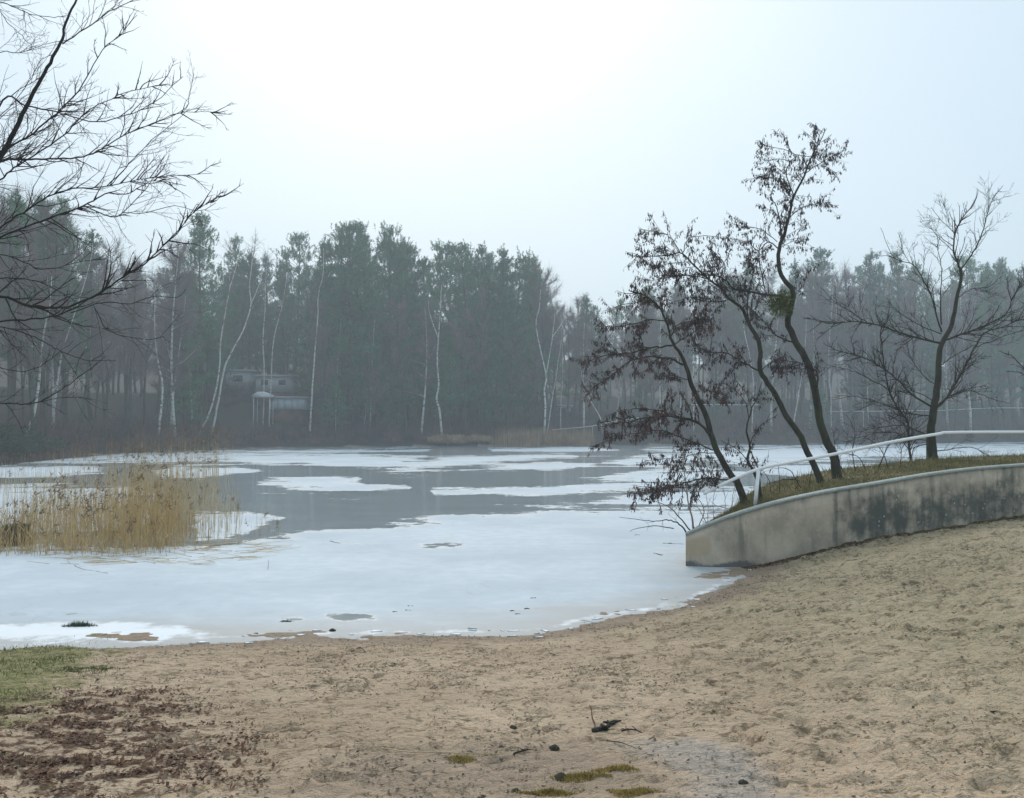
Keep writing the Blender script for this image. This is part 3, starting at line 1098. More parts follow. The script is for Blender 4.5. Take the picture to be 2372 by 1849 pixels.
ZP = [(-9e9, 120, 'pine at the far left of the left bank', 'pines on the left bank'),
      (120, 290, 'pine on the left bank behind the drooping bare branches', 'pines on the left bank'),
      (290, 430, 'pine on the left bank near the crooked white birch', 'pines on the left bank'),
      (430, 560, 'pine behind the crossing pair of white birches', 'pines behind the paired birches'),
      (560, 700, 'pine above the grey and blue cabins', 'pines behind the paired birches'),
      (700, 780, 'pine just right of the cabins and the straight birch', 'pines of the middle stand'),
      (780, 880, 'pine midway between the cabins and the kinked birch', 'pines of the middle stand'),
      (880, 1000, 'pine just left of the kinked solitary birch', 'pines of the middle stand'),
      (1000, 1110, 'pine just right of the kinked solitary birch', 'pines of the middle stand'),
      (1110, 1250, 'pine next to the forked white birch', 'pines of the middle stand'),
      (1250, 1480, 'hazy pine between the forked birch and the alders', 'pines behind the alders'),
      (1480, 1760, 'hazy pine seen through the leftmost alder crown', 'pines behind the alders'),
      (1760, 1960, 'hazy pine behind the tallest alder', 'pines on the right far shore'),
      (1960, 2180, 'hazy pine left of the bare spreading tree', 'pines on the right far shore'),
      (2180, 9e9, 'hazy pine at the right edge of the far shore', 'pines on the right far shore')]
ZB = [(-9e9, 130, 'bare grey-brown tree at the far left of the left bank', 'bare trees on the left bank'),
      (130, 280, 'bare grey-brown tree on the left bank behind drooping branches', 'bare trees on the left bank'),
      (280, 430, 'bare grey-brown tree on the left bank near the crooked birch', 'bare trees on the left bank'),
      (430, 760, 'bare brown tree around the cabins on the far bank', 'bare trees among the middle pines'),
      (760, 1010, 'bare brown tree among the pines left of the kinked birch', 'bare trees among the middle pines'),
      (1010, 1250, 'bare brown tree among the pines right of the kinked birch', 'bare trees among the middle pines'),
      (1250, 1420, 'bare hazy tree right of the forked white birch', 'bare trees behind the alders'),
      (1420, 1600, 'bare hazy tree seen through the leftmost alder crown', 'bare trees behind the alders'),
      (1600, 1780, 'bare hazy tree seen between the alder trunks', 'bare trees behind the alders'),
      (1780, 1960, 'bare hazy tree just right of the tallest alder', 'bare trees on the right far shore'),
      (1960, 2180, 'bare hazy tree left of the bare spreading tree', 'bare trees on the right far shore'),
      (2180, 9e9, 'bare hazy tree at the right edge of the far shore', 'bare trees on the right far shore')]


def zone(px, tab, sd, h):
    for a0, a1, l, g in tab:
        if a0 <= px < a1:
            row = 'front-row' if sd < 8.5 else ('second-row' if sd < 17 else ('third-row' if sd < 27 else 'hindmost'))
            size = 'low' if h < 10 else ('mid-height' if h < 16 else 'tall')
            return size + ' ' + row + ' ' + l, g


def put_pine(px, x, Yt, sd, hf=1.0, minh=7):
    if 490 < px < 745 and sd < 27:
        return
    zt = at(px, skyline(px), Yt)[2]
    h = (zt - gz(x, Yt)) * hf
    h = min(max(h, minh), 27)
    l, g = zone(px, ZP, sd, h)
    plant('pine_tree', x, Yt, h, l, g, pines, 20.0, fat=rng.uniform(0.95, 1.3) * (1.0 if h > 12 else 1.3))


def put_bare(px, x, Yt, sd, hf=0.9, protos=None, base=15.5):
    if 505 < px < 725 and sd < 27:
        return
    zt = at(px, skyline(px), Yt)[2]
    h = min(max((zt - gz(x, Yt)) * hf, 6), 24)
    l, g = zone(px, ZB, sd, h)
    plant('bare_tree', x, Yt, h, l, g, protos or bares, base, fat=rng.uniform(0.85, 1.2))


def spread(a0, b0, step, jit):
    v = np.arange(a0, b0, step)
    return v + rng.normal(size=len(v)) * jit


# the clear peaks of the skyline, then rows behind and between
for px, sd in [(455, 9), (500, 14), (545, 18), (680, 10), (720, 16), (760, 12), (810, 9), (835, 15), (910, 11), (945, 14), (1010, 9), (1045, 15), (1085, 8), (1120, 13),
               (1160, 7), (1195, 11), (1228, 15), (40, 6), (100, 9), (150, 12), (215, 15), (1240, 22), (1345, 20), (1500, 18), (1580, 25), (1740, 20), (1850, 18), (1905, 14),
               (2030, 14), (2080, 12), (2120, 18), (2300, 8), (2345, 12), (2380, 16), (2250, 20)]:
    Yt = far_y(px, sd)
    put_pine(px, (px - W / 2) / F * Yt, Yt, sd, rng.uniform(0.96, 1.02))
for r, (sd, st) in enumerate([(6, 62), (13, 50), (21, 44), (30, 42), (42, 44)]):
    for px in spread(425, 1240, st, 10):
        Yt = far_y(px, sd + rng.uniform(-2.5, 2.5))
        put_pine(px, (px - W / 2) / F * Yt, Yt, sd, (rng.uniform(0.35, 0.75) if r == 0 or rng.random() < .25 else rng.uniform(0.6, 0.97)))
for r, (sd, st) in enumerate([(38, 75)]):
    for px in spread(-60, 420, st, 14):
        Yt = far_y(px, sd + rng.uniform(-2.5, 2.5))
        put_pine(px, (px - W / 2) / F * Yt, Yt, sd, rng.uniform(0.5, 0.92))
for r, (sd, st) in enumerate([(22, 210), (34, 150), (44, 110)]):
    for px in spread(1250, 2430, st, 20):
        Yt = far_y(px, sd + rng.uniform(-3, 3))
        put_pine(px, (px - W / 2) / F * Yt, Yt, sd, rng.uniform(0.62, 0.92))
for r, (sd, st, a0, b0) in enumerate([(4, 60, -60, 430), (9, 55, -60, 430), (17, 50, -60, 430), (28, 55, -60, 430), (6, 70, 430, 1240), (11, 90, 430, 1240), (18, 90, 430, 1240),
                                      (7, 60, 1240, 2430), (12, 48, 1240, 2430), (20, 42, 1240, 2430), (30, 42, 1240, 2430), (40, 48, 1240, 2430), (38, 50, -60, 430)]):
    for px in spread(a0, b0, st, 14):
        Yt = far_y(px, sd + rng.uniform(-1.5, 1.5))
        mid = 430 < px < 1240
        put_bare(px, (px - W / 2) / F * Yt, Yt, sd, rng.uniform(0.4, 0.8) if mid else rng.uniform(0.6, 1.0), bares if rng.random() < 0.82 else birs)

for px in spread(480, 760, 26, 8):
    sd = rng.uniform(29, 44)
    Yt = far_y(px, sd)
    put_pine(px, (px - W / 2) / F * Yt, Yt, sd, rng.choice([rng.uniform(0.5, 0.8), rng.uniform(0.85, 1.0)]))
for px in spread(430, 1240, 38, 10):
    sd = rng.uniform(3.5, 10)
    Yt = far_y(px, sd)
    put_pine(px, (px - W / 2) / F * Yt, Yt, sd, rng.uniform(0.25, 0.55), 4)
for px in spread(1250, 2420, 130, 20):
    sd = rng.uniform(5, 14)
    Yt = far_y(px, sd)
    put_pine(px, (px - W / 2) / F * Yt, Yt, sd, rng.uniform(0.2, 0.5), 4)

# white birches that stand out, one by one
birch_list = [
    ('white birch leaning right, thicker stem of the crossing pair by the reeds', [[(490, 1012), (503, 943), (518, 862), (530, 828), (564, 763), (581, 706), (578, 664), (585, 600), (592, 560)],
        [(581, 706), (600, 660), (612, 610)]], 4, .13),
    ('slender white birch, left stem of the crossing pair by the reeds', [[(458, 1014), (490, 943), (507, 862), (511, 794), (520, 733), (532, 668), (530, 618), (535, 570)],
        [(532, 668), (547, 618), (556, 575)]], 4.5, .11),
    ('straight white birch to the right of the two grey cabins', [[(718, 990), (721, 943), (725, 878), (730, 809), (736, 740), (738, 679), (748, 637), (750, 575)]], 5, .12),
    ('solitary white birch with a kinked trunk in front of the middle pines', [[(1024, 1002), (1018, 951), (1011, 924), (1016, 893), (1013, 844), (1015, 790), (1018, 748), (1021, 695), (1022, 660)],
        [(1015, 783), (1003, 750), (994, 722), (992, 695)]], 3, .15),
    ('forked white birch at the right end of the pine stand', [[(1261, 992), (1263, 939), (1261, 901), (1265, 870), (1246, 783), (1242, 744), (1249, 714), (1252, 670)],
        [(1265, 870), (1276, 806), (1284, 744), (1286, 714), (1290, 660)], [(1280, 780), (1298, 755), (1310, 735)]], 3, .14),
    ('crooked white birch on the left bank behind the tall reeds', [[(366, 1010), (372, 955), (376, 893), (366, 836), (358, 770), (358, 688), (352, 630)]], 3, .13),
    ('white birch leaning right at the far left of the bank', [[(46, 1040), (74, 972), (88, 902), (97, 811), (105, 750), (115, 712), (120, 640)]], 4, .13),
    ('thin white birch right of the leftmost leaning birch', [[(118, 1000), (132, 893), (142, 824), (156, 778), (200, 640), (215, 580)]], 5, .10),
    ('thin pale birch just above the upper grey cabin', [[(610, 935), (612, 855), (609, 794), (614, 717), (616, 641), (620, 590)]], 13, .10),
    ('pale birch leaning right between cabin and straight birch', [[(624, 930), (629, 855), (633, 794), (645, 740), (654, 706), (665, 640)]], 12, .09),
    ('faint pale birch midway along the pine stand, short visible trunk', [[(777, 990), (778, 939), (784, 817), (790, 740)]], 9, .10),
    ('faint birch with a leaning companion stem in the middle pines', [[(858, 985), (860, 889), (864, 805), (868, 740)], [(844, 985), (850, 930), (862, 880)]], 7, .09),
    ('thin birch leaning right of the forked birch', [[(1268, 992), (1280, 920), (1287, 880), (1294, 830), (1302, 780)]], 4, .07),
    ('upright thin birch by the far white railing', [[(1299, 985), (1299, 940), (1303, 880), (1303, 820), (1300, 760)]], 6, .07),
    ('short birch leaning left over the far white railing', [[(1396, 985), (1392, 972), (1378, 945), (1364, 921), (1352, 890), (1345, 850)]], 5, .09),
    ('straight birch seen between the alder branches, left one', [[(1529, 985), (1529, 961), (1529, 838), (1531, 750), (1535, 680)]], 6, .11),
    ('straight birch seen right beside the leftmost alder trunk', [[(1607, 985), (1607, 968), (1606, 831), (1604, 770), (1606, 720)]], 7, .10),
    ('leaning birch between the two right alder trunks', [[(1838, 985), (1839, 979), (1850, 910), (1860, 852), (1866, 790), (1868, 730)]], 6, .10),
    ('bent birch seen through the middle of the alders', [[(1742, 985), (1745, 900), (1741, 849), (1723, 761), (1719, 726), (1716, 690)]], 7, .09),
    ('pale birch on the far shore left of the bare spreading tree', [[(1925, 990), (1925, 930), (1920, 850), (1923, 760), (1928, 700), (1930, 640)]], 8, .10),
    ('white birch with short trunk behind the bare spreading tree', [[(2011, 990), (2010, 930), (2008, 860), (2006, 800), (2010, 740)]], 8, .09),
]
for lab, stems, sd, r0 in birch_list:
    px0 = stems[0][0][0]
    Yt = far_y(px0, sd)
    base = P([stems[0][0]], Yt)[0]
    zg_ = gz(base[0], Yt)
    t = thing('birch_tree', lab, 'tree', (base[0], Yt, zg_ - 0.1), 'white birches across the lake')
    tr, cw = MB(), MB()
    for si, stp in enumerate(stems):
        q = P(stp, Yt, Yt + rng.uniform(-1, 1))
        if si == 0:
            q = np.vstack([[base[0] - (q[1][0] - q[0][0]) * 0.1, Yt, zg_ - 0.15], q[1:]]) if q[0][2] > zg_ else np.vstack([[q[0][0], Yt, min(q[0][2], zg_) - 0.1], q[1:]])
        c_ = resample(q, 0.7, 0.015)
        ra = r0 if si == 0 else r0 * 0.5
        tr.tube(c_, np.linspace(ra, ra * 0.22, len(c_)), 7)
        L = np.linalg.norm(np.diff(c_, axis=0), axis=1).sum()
        for _ in range(int(L * 2.2)):
            u = rng.uniform(0.4 if si == 0 else 0.1, 1) * (len(c_) - 1.01)
            i = int(u)
            p0 = c_[i]
            d = nv(np.array([rng.normal() * 0.6, rng.normal() * 0.6, 0.9]))
            qq = shoot(p0, d, rng.uniform(0.8, 2.2), 4, -0.03, 0.12)
            cw.tube(qq, np.linspace(0.02, 0.006, 5), 3, cap=False)
            m = 22
            k_ = rng.uniform(0.2, 1, m) * 3.99
            i_ = k_.astype(int)
            f_ = (k_ - i_)[:, None]
            pp = qq[i_] * (1 - f_) + qq[i_ + 1] * f_
            dd = nv(qq[-1] - qq[0]) * 0.6 + rng.normal(size=(m, 3)) * 0.6 + np.array([0, 0, -0.2])
            dd /= np.linalg.norm(dd, axis=1, keepdims=True)
            cw.blades(pp, dd, rng.uniform(0.3, 0.9, m), 0.008)
    tr.build('trunk', MAT['birch'], t, True)
    cw.build('crown', MAT['crown'], t)

# brushwood and bushes along the far bank
b, b2 = MB(), MB()
for a0, b0, cnt, s0, s1, h0, h1 in [(-120, 430, 5200, 0.3, 14, .7, 3.4), (430, 1280, 8500, 0.3, 16, .5, 2.6), (1280, 2480, 8500, 0.3, 18, .6, 3.0), (470, 770, 5000, 25, 60, 1.5, 4.5)]:
    ys = {}
    pts = []
    for _ in range(cnt // 12):
        px = rng.uniform(a0, b0)
        kx = int(px // 25)
        if kx not in ys:
            ys[kx] = far_y(kx * 25 + 12, 0.0)
        sd = s0 + (s1 - s0) * rng.random() ** 1.5
        if 510 < px < 720 and 5 < sd < 24:
            continue
        Yt = ys[kx] + sd * 1.05
        x = (px - W / 2) / F * Yt
        pts.append((x, Yt, min(sd, 20)))
    pts = np.array(pts)
    zz = ground_z(pts[:, 0], pts[:, 1], False)
    m = 26
    ctr = np.stack([pts[:, 0], pts[:, 1], zz], -1)
    hs = rng.uniform(h0, h1, len(ctr)) * (0.5 + 0.5 * np.clip(pts[:, 2] / 4, 0, 1))
    p_ = np.repeat(ctr, m, 0) + rng.normal(size=(len(ctr) * m, 3)) * np.array([0.45, 0.45, 0])
    d_ = rng.normal(size=p_.shape) * 0.45 + np.array([0, 0, 1])
    d_ /= np.linalg.norm(d_, axis=1, keepdims=True)
    l_ = np.repeat(hs, m) * rng.uniform(0.5, 1.1, len(p_))
    b.blades(p_, d_, l_, 0.018)
    p2 = p_ + d_ * (l_ * rng.uniform(0.3, 0.8, len(p_)))[:, None]
    d2 = d_ + rng.normal(size=p_.shape) * 0.6
    d2 /= np.linalg.norm(d2, axis=1, keepdims=True)
    b.blades(p2, d2, l_ * 0.5, 0.012)
tag(b.build('brushwood', MAT['brush'], kind='stuff'), 'tangled dark brown brushwood along the far bank of the lake', 'brushwood')


def bush(px, Yoff, wdt, hgt, m, lab, mat_, cat='bush', dens=900):
    Yt = far_y(px, Yoff)
    x = (px - W / 2) / F * Yt
    z = gz(x, Yt)
    t = thing('bush', lab, cat, (x, Yt, z - 0.05))
    st, cr_ = MB(), MB()
    for _ in range(14):
        az = rng.uniform(0, 6.28)
        q = shoot(np.array([x, Yt, z - .05]), np.array([math.cos(az) * .6, math.sin(az) * .6, 1]), hgt * rng.uniform(.6, .95), 5, .05, .12)
        st.tube(q, np.linspace(.03, .008, 6), 4, cap=False)
    u = rng.normal(size=(dens, 3))
    u /= np.linalg.norm(u, axis=1, keepdims=True)
    u *= (rng.random(dens) ** 0.4)[:, None]
    p_ = np.array([x, Yt, z + hgt * .5]) + u * np.array([wdt / 2, wdt / 2, hgt * .5])
    p_[:, 2] = np.maximum(p_[:, 2], z + 0.02)
    d_ = rng.normal(size=p_.shape) * .7 + u * .5 + np.array([0, 0, .3])
    d_ /= np.linalg.norm(d_, axis=1, keepdims=True)
    cr_.blades(p_, d_, rng.uniform(.2, .5, dens), .045)
    st.build('stems', MAT['greybark'], t)
    cr_.build('foliage', mat_, t)


bush(10, 0.5, 5.5, 2.3, 1, 'dark green evergreen bush at the water edge, leftmost', MAT['evergreen'], dens=2600)
bush(95, 0.8, 4.0, 1.3, 1, 'low dark green bush right of the leftmost evergreen bush', MAT['evergreen'], dens=1500)
bush(1045, 0.4, 6.0, 1.0, 1, 'low rust brown tussock at the water edge below the kinked birch', MAT['reed_far'], 'tussock', 2400)
bush(1110, 0.4, 3.5, .8, 1, 'small rust brown tussock left of the far reeds', MAT['reed_far'], 'tussock', 1200)

# far reeds
b = MB()
pts = []
for _ in range(3000):
    px = 1130 + 250 * rng.beta(2.0, 1.6)
    Yt = far_y(round(px / 20) * 20, 0.0) + rng.uniform(-2.2, 1.2)
    pts.append(((px - W / 2) / F * Yt, Yt, 0.0))
p_ = np.array(pts)
d_ = rng.normal(size=p_.shape) * .10 + np.array([0, 0, 1])
d_ /= np.linalg.norm(d_, axis=1, keepdims=True)
b.blades(p_, d_, rng.uniform(1.0, 2.6, len(p_)), .028)
tag(b.build('far_reeds', MAT['reed_far'], kind='stuff'), 'pale brown reeds along the far shore below the forked birch', 'reeds')

# ------------------------------------------------------------------ cabins on the far bank
def place(px, py, Y):
    return at(px, py, Y)


def cabin(name, lab, px0, px1, py_top, py_bot, Yc, depth, wallm, roofm, nwin, door=None, panels=0, over=0.35, roof_drop=0.0):
    pa, pb = at(px0, py_bot, Yc), at(px1, py_top, Yc)
    x0, x1, z1 = pa[0], pb[0], pb[2]
    z0 = pa[2]
    zb = min(gz((x0 + x1) / 2, Yc), z0) - 0.4
    t = thing(name, lab, 'cabin', ((x0 + x1) / 2, Yc, z0))
    b = MB()
    b.box(((x0 + x1) / 2, Yc + depth / 2, (z0 + z1) / 2 - 0.15), (x1 - x0, depth, z1 - z0 - 0.3))
    b.build('wall', wallm, t)
    b = MB()
    b.box(((x0 + x1) / 2, Yc + depth / 2, (zb + z0) / 2 - .002), (x1 - x0 - 0.1, depth - 0.1, z0 - zb))
    b.build('plinth', MAT['brush'], t)
    b = MB()
    b.prism([(x0 - over, z1 - .28), (x1 + over, z1 - .28 - roof_drop), (x1 + over, z1 - .05 - roof_drop), (x0 - over, z1 - .02)], Yc - over, Yc + depth + over)
    b.build('roof', roofm, t)
    ww = (x1 - x0) / max(nwin, 1)
    for i in range(nwin):
        cx = x0 + ww * (i + .5)
        f = MB()
        f.box((cx, Yc - .012, z0 + (z1 - z0) * .55), (ww * .5, .05, (z1 - z0) * .4))
        fo = f.build('window', MAT['white'], t)
        g_ = MB()
        g_.box((cx, Yc - .045, z0 + (z1 - z0) * .55), (ww * .42, .03, (z1 - z0) * .32))
        g_.build('pane', MAT['dark'], fo)
    for i in range(panels):
        pw = (x1 - x0) / panels
        f = MB()
        f.box((x0 + pw * (i + .5), Yc - .03, z0 + (z1 - z0) * .42), (pw * .9, .05, (z1 - z0) * .78))
        f.build('panel', wallm, t)
    if door:
        f = MB()
        dx = at(door, py_bot, Yc)[0]
        f.box((dx, Yc - .03, z0 + 1.0), (.8, .06, 2.0))
        f.build('door', MAT['dark'], t)
    return t


Yc = far_y(660, 14)
cabin('cabin', 'low pale blue panelled cabin on the far bank, below the grey one', 625, 706, 918, 948, Yc, 5, MAT['wallblue'], MAT['roofgrey'], 0, None, 5)
Yc2 = far_y(630, 22)
cabin('cabin', 'upper grey cabin with wide pale fascia among the trees', 592, 674, 868, 908, Yc2, 6, MAT['wallgrey'], MAT['roofgrey'], 2)
cabin('cabin', 'narrow grey cabin seen behind the leaning birch pair', 524, 578, 856, 902, Yc2 + 3, 5, MAT['wallgrey'], MAT['roofgrey'], 1)
Yc3 = far_y(1300, 20)
cabin('cabin', 'small hazy cabin with pale roof behind the thin birches at centre right', 1282, 1322, 938, 962, Yc3, 5, MAT['wallgrey'], MAT['roofwhite'], 1)
# white peaked shelter
Ys = far_y(612, 13)
q0, q1, qt = at(588, 921, Ys), at(632, 921, Ys), at(600, 908, Ys)
sh = thing('shelter', 'small white peaked shelter roof left of the pale blue cabin', 'shelter', ((q0[0] + q1[0]) / 2, Ys, q0[2] - 2.0))
b = MB()
b.prism([(q0[0], q0[2]), (q0[0] + 2.4, q0[2] - .05), (q0[0] + 2.3, q0[2] + .28), (qt[0] + .6, qt[2]), (qt[0], qt[2]), (q0[0] - .05, q0[2] + .25)], Ys - .8, Ys + 1.4)
b.build('roof', MAT['roofwhite'], sh)
for x in (q0[0] + .15, q0[0] + 2.2):
    for y in (Ys - .6, Ys + 1.2):
        b = MB()
        b.tube(np.array([[x, y, q0[2] + .1], [x, y, gz(x, y) - .1]]), .05, 6)
        b.build('post', MAT['white'], sh)

# far white railing along the bank path
def far_rail(lab, pts, Y0, Y1, drop_px, every):
    q = P(pts, Y0, Y1)
    t = thing('far_railing', lab, 'railing', (q[0][0], q[0][1], q[0][2] - 1.0))
    b = MB()
    b.tube(q, .035, 6)
    b.build('pipe', MAT['white'], t)
    for i in range(every // 2, len(q), every):
        b = MB()
        zg2 = gz(q[i][0], q[i][1])
        b.tube(np.array([q[i], [q[i][0], q[i][1], min(zg2, q[i][2] - .9) - .1]]), .022, 6)
        b.build('post', MAT['white'], t)


far_rail('thin white railing rising above the far reeds', [(1279, 996), (1310, 993), (1345, 990), (1372, 987), (1430, 975), (1480, 968)], far_y(1300, 1.5), far_y(1440, 3), 1, 2)
far_rail('thin white railing behind the leftmost alder trunk on the far bank', [(1600, 938), (1650, 937), (1700, 938), (1760, 938)], far_y(1650, 9), far_y(1740, 9), 1, 3)
far_rail('thin white railing across the far bank behind the bare spreading tree', [(1920, 953), (2000, 953), (2080, 952), (2180, 951), (2250, 947), (2310, 945), (2360, 945), (2420, 946)],
         far_y(1940, 8), far_y(2380, 8), 1, 3)

# ------------------------------------------------------------------ left bare tree reaching in over the water
Y0 = 10.6
tb = at(-330, 1490, Y0)
tb[2] = gz(tb[0], tb[1]) - 0.1
t = thing('bare_tree', 'dark leafless tree reaching in from the left edge with long drooping branches', 'tree', tb)
tr = MB()
stem = [(-330, 1500), (-310, 1200), (-280, 950), (-230, 760), (-150, 600), (-60, 460), (0, 367), (21, 328), (46, 278), (70, 229), (99, 176), (123, 130), (143, 92), (155, 46), (176, 0), (205, -90), (225, -200)]
q = P(stem, Y0, Y0 - 0.4)
q[0] = tb
c_ = resample(q, .15, .004)
tr.tube(c_, np.interp(np.linspace(0, 1, len(c_)), [0, .2, .375, .6, .85, 1], [.17, .10, .029, .020, .012, .005]), 9)
tr.build('trunk', MAT['bark_l'], t, True)
tw = MB()
limbs = [
    ([(145, 102), (197, 67), (247, 32), (300, 5), (345, -15)], 10.4, 9.8, .014),
    ([(-150, 600), (-70, 470), (0, 416), (49, 379), (141, 319), (187, 271), (226, 243), (307, 211), (390, 193)], 10.6, 9.6, .024),
    ([(-20, 400), (14, 349), (70, 314), (106, 282), (141, 254), (183, 208), (211, 159), (243, 109), (282, 78), (318, 34)], 10.5, 11.2, .026),
    ([(-150, 600), (-80, 430), (0, 374), (70, 370), (141, 367), (204, 360), (247, 338), (300, 307), (352, 286), (423, 261), (508, 261)], 10.6, 11.4, .028),
    ([(300, 307), (360, 285), (426, 254), (440, 215), (450, 172)], 11.0, 11.6, .010),
    ([(-100, 520), (0, 243), (56, 243), (100, 254), (141, 262), (215, 282), (282, 271), (352, 240), (424, 178)], 10.6, 10.0, .022),
    ([(-230, 760), (-100, 600), (0, 529), (70, 483), (123, 451), (176, 437), (247, 432), (307, 419), (381, 409), (490, 402)], 10.6, 11.6, .026),
    ([(247, 432), (282, 398), (310, 367), (352, 324), (412, 278), (440, 250)], 11.2, 11.5, .014),
    ([(-230, 760), (-80, 590), (0, 550), (106, 508), (194, 476), (247, 448), (300, 448), (352, 419), (430, 430)], 10.6, 10.0, .027),
    ([(194, 476), (254, 502), (286, 493), (338, 437), (352, 419), (375, 380)], 10.2, 10.0, .013),
    ([(286, 493), (335, 493), (405, 476), (458, 490), (500, 470)], 10.1, 9.9, .008),
    ([(-280, 950), (-100, 720), (0, 688), (62, 708), (123, 713), (164, 708), (214, 688), (255, 663), (296, 634), (337, 610), (370, 577), (411, 536), (452, 490), (512, 452)], 10.6, 9.7, .036),
    ([(-280, 950), (-100, 770), (0, 745), (62, 741), (123, 733), (164, 717), (210, 692), (247, 672), (300, 640)], 10.6, 10.3, .026),
    ([(164, 725), (247, 700), (296, 706), (350, 688), (411, 688), (430, 670)], 10.3, 10.6, .012),
    ([(-230, 760), (-100, 600), (0, 589), (62, 610), (90, 624), (136, 620), (185, 606), (247, 601)], 10.6, 11.4, .017),
    ([(-230, 760), (-100, 660), (0, 645), (62, 647), (115, 663), (156, 688), (190, 712)], 10.6, 9.9, .015),
    ([(214, 700), (243, 758), (280, 776), (341, 787), (380, 780)], 10.0, 9.6, .010),
    ([(-290, 980), (-120, 760), (0, 758), (82, 782), (136, 811), (197, 834), (267, 836)], 10.6, 9.4, .016),
    ([(-310, 1200), (-150, 960), (0, 935), (62, 937), (103, 926), (156, 893), (206, 856), (240, 830)], 10.6, 9.6, .020),
    ([(62, 937), (120, 925), (164, 920), (212, 926)], 10.2, 10.0, .009),
    ([(-60, 460), (-80, 100), (-60, 0), (0, 4), (53, 25), (88, 37), (152, 40)], 10.6, 10.0, .016),
    ([(-100, 520), (-60, 380), (0, 340), (40, 330), (106, 300), (150, 240)], 10.5, 9.8, .012),
    ([(-100, 520), (-60, 180), (0, 121), (46, 122), (106, 102), (160, 92)], 10.5, 11.0, .013),
    ([(-100, 520), (-90, 60), (-30, 0), (20, 55), (46, 78), (75, 110)], 10.5, 9.9, .010),
    ([(-150, 600), (-60, 300), (0, 270), (60, 200), (95, 140), (130, 125)], 10.5, 10.9, .012),
    ([(-300, 1050), (-150, 880), (-40, 850), (60, 860), (120, 830), (170, 790)], 10.6, 10.2, .014),
]
for pxs, ya, yb, r0 in limbs:
    lm = MB()
    c_ = traced_limb(lm, pxs, ya, yb, r0 * .52, .0028, 6, .09, .004)
    lm.build('limb', MAT['bark_l'], t, True)
    vis = c_[[project(*v)[0] > -60 for v in c_]]
    if len(vis) > 3:
        twigs(tw, vis, r0 * .6, 11 if pxs[-1][1] < 500 else 7, .25, .9, .62, .02, 2, .0017, .03, .5, None, .13, 9 if pxs[-1][1] < 500 else 7)
tw.build('crown', MAT['twig'], t)


# ------------------------------------------------------------------ alders on the mound, leaning over the ice
def alder(lab, trunk_px, Y0, r0, r1, limbs, dens, leafm, twn, extra=0):
    q = P(trunk_px, Y0, Y0 - 0.3)
    t = thing('alder_tree', lab, 'tree', q[0] - np.array([0, 0, .12]), 'leaning alders on the mound')
    q[0][2] -= .12
    tr = MB()
    c_ = resample(q, .12, .006)
    rr = np.interp(np.linspace(0, 1, len(c_)), [0, .04, .12, .5, .75, 1], [r0 * 1.4, r0 * 1.05, r0 * .9, r0 * .62, r0 * .3, r1])
    tr.tube(c_, rr, 10)
    tr.build('trunk', MAT['bark'], t, True)
    tw, lv, tips = MB(), MB(), []
    top = c_[int(len(c_) * .62):]
    twigs(tw, top, r1 * 2, twn * 2.0, .3, 1.0, .8, .04, 1, .003, .1, .8, tips, .18, 9)
    for pxs, dy, r in limbs:
        lm = MB()
        c2 = traced_limb(lm, pxs, Y0 - .15, Y0 - .15 + dy, r * .75, .005, 6, .1, .007)
        lm.build('limb', MAT['bark'], t, True)
        twigs(tw, c2, r * .6, twn * 2.0, .25, .9, .85, .02, 1, .003, .12, .8, tips, .2, 9)
        tips.append(c2[len(c2) // 2:])
    tw.build('twigs', MAT['twig'], t, kind='stuff')
    leaves_on(lv, tips, dens * 3.4, .045, .10, .0115)
    lv.build('withered_leaves', leafm, t, kind='stuff')
    return t


alder('alder hung thickly with dark withered leaves, leftmost trunk leaning over the ice',
      [(1730, 1179), (1712, 1124), (1688, 1095), (1667, 1057), (1649, 1014), (1638, 969), (1617, 926), (1600, 884), (1589, 849), (1575, 817), (1554, 785), (1543, 743), (1526, 712), (1497, 687), (1455, 673)],
      18.5, .074, .010,
      [([(1649, 1011), (1617, 979), (1582, 969), (1529, 965), (1441, 979), (1385, 990)], -.6, .038),
       ([(1582, 969), (1520, 950), (1450, 950), (1400, 965)], .6, .015),
       ([(1582, 845), (1547, 831), (1490, 828), (1452, 842), (1416, 870), (1360, 908)], -.5, .03),
       ([(1561, 799), (1511, 806), (1459, 817), (1388, 828), (1345, 850)], .5, .026),
       ([(1652, 1043), (1617, 1028), (1568, 1011), (1529, 997), (1441, 1011), (1378, 1032)], .5, .022),
       ([(1709, 1117), (1670, 1110), (1635, 1108), (1582, 1120), (1511, 1134), (1448, 1145)], -.8, .028),
       ([(1635, 1108), (1600, 1127), (1540, 1132), (1480, 1142)], -.2, .016),
       ([(1656, 1050), (1617, 1050), (1575, 1060), (1494, 1067)], .4, .014),
       ([(1592, 880), (1565, 872), (1540, 870)], -.3, .012),
       ([(1554, 779), (1575, 750), (1617, 743), (1652, 736)], .6, .016),
       ([(1547, 743), (1497, 743), (1441, 757), (1388, 757)], -.5, .018),
       ([(1607, 909), (1635, 905), (1688, 919)], .7, .012),
       ([(1526, 712), (1500, 700), (1450, 705), (1400, 720)], .4, .012),
       ([(1560, 800), (1590, 780), (1620, 760), (1640, 715)], -.5, .014)],
      11.5, MAT['hang2'], 6.5)
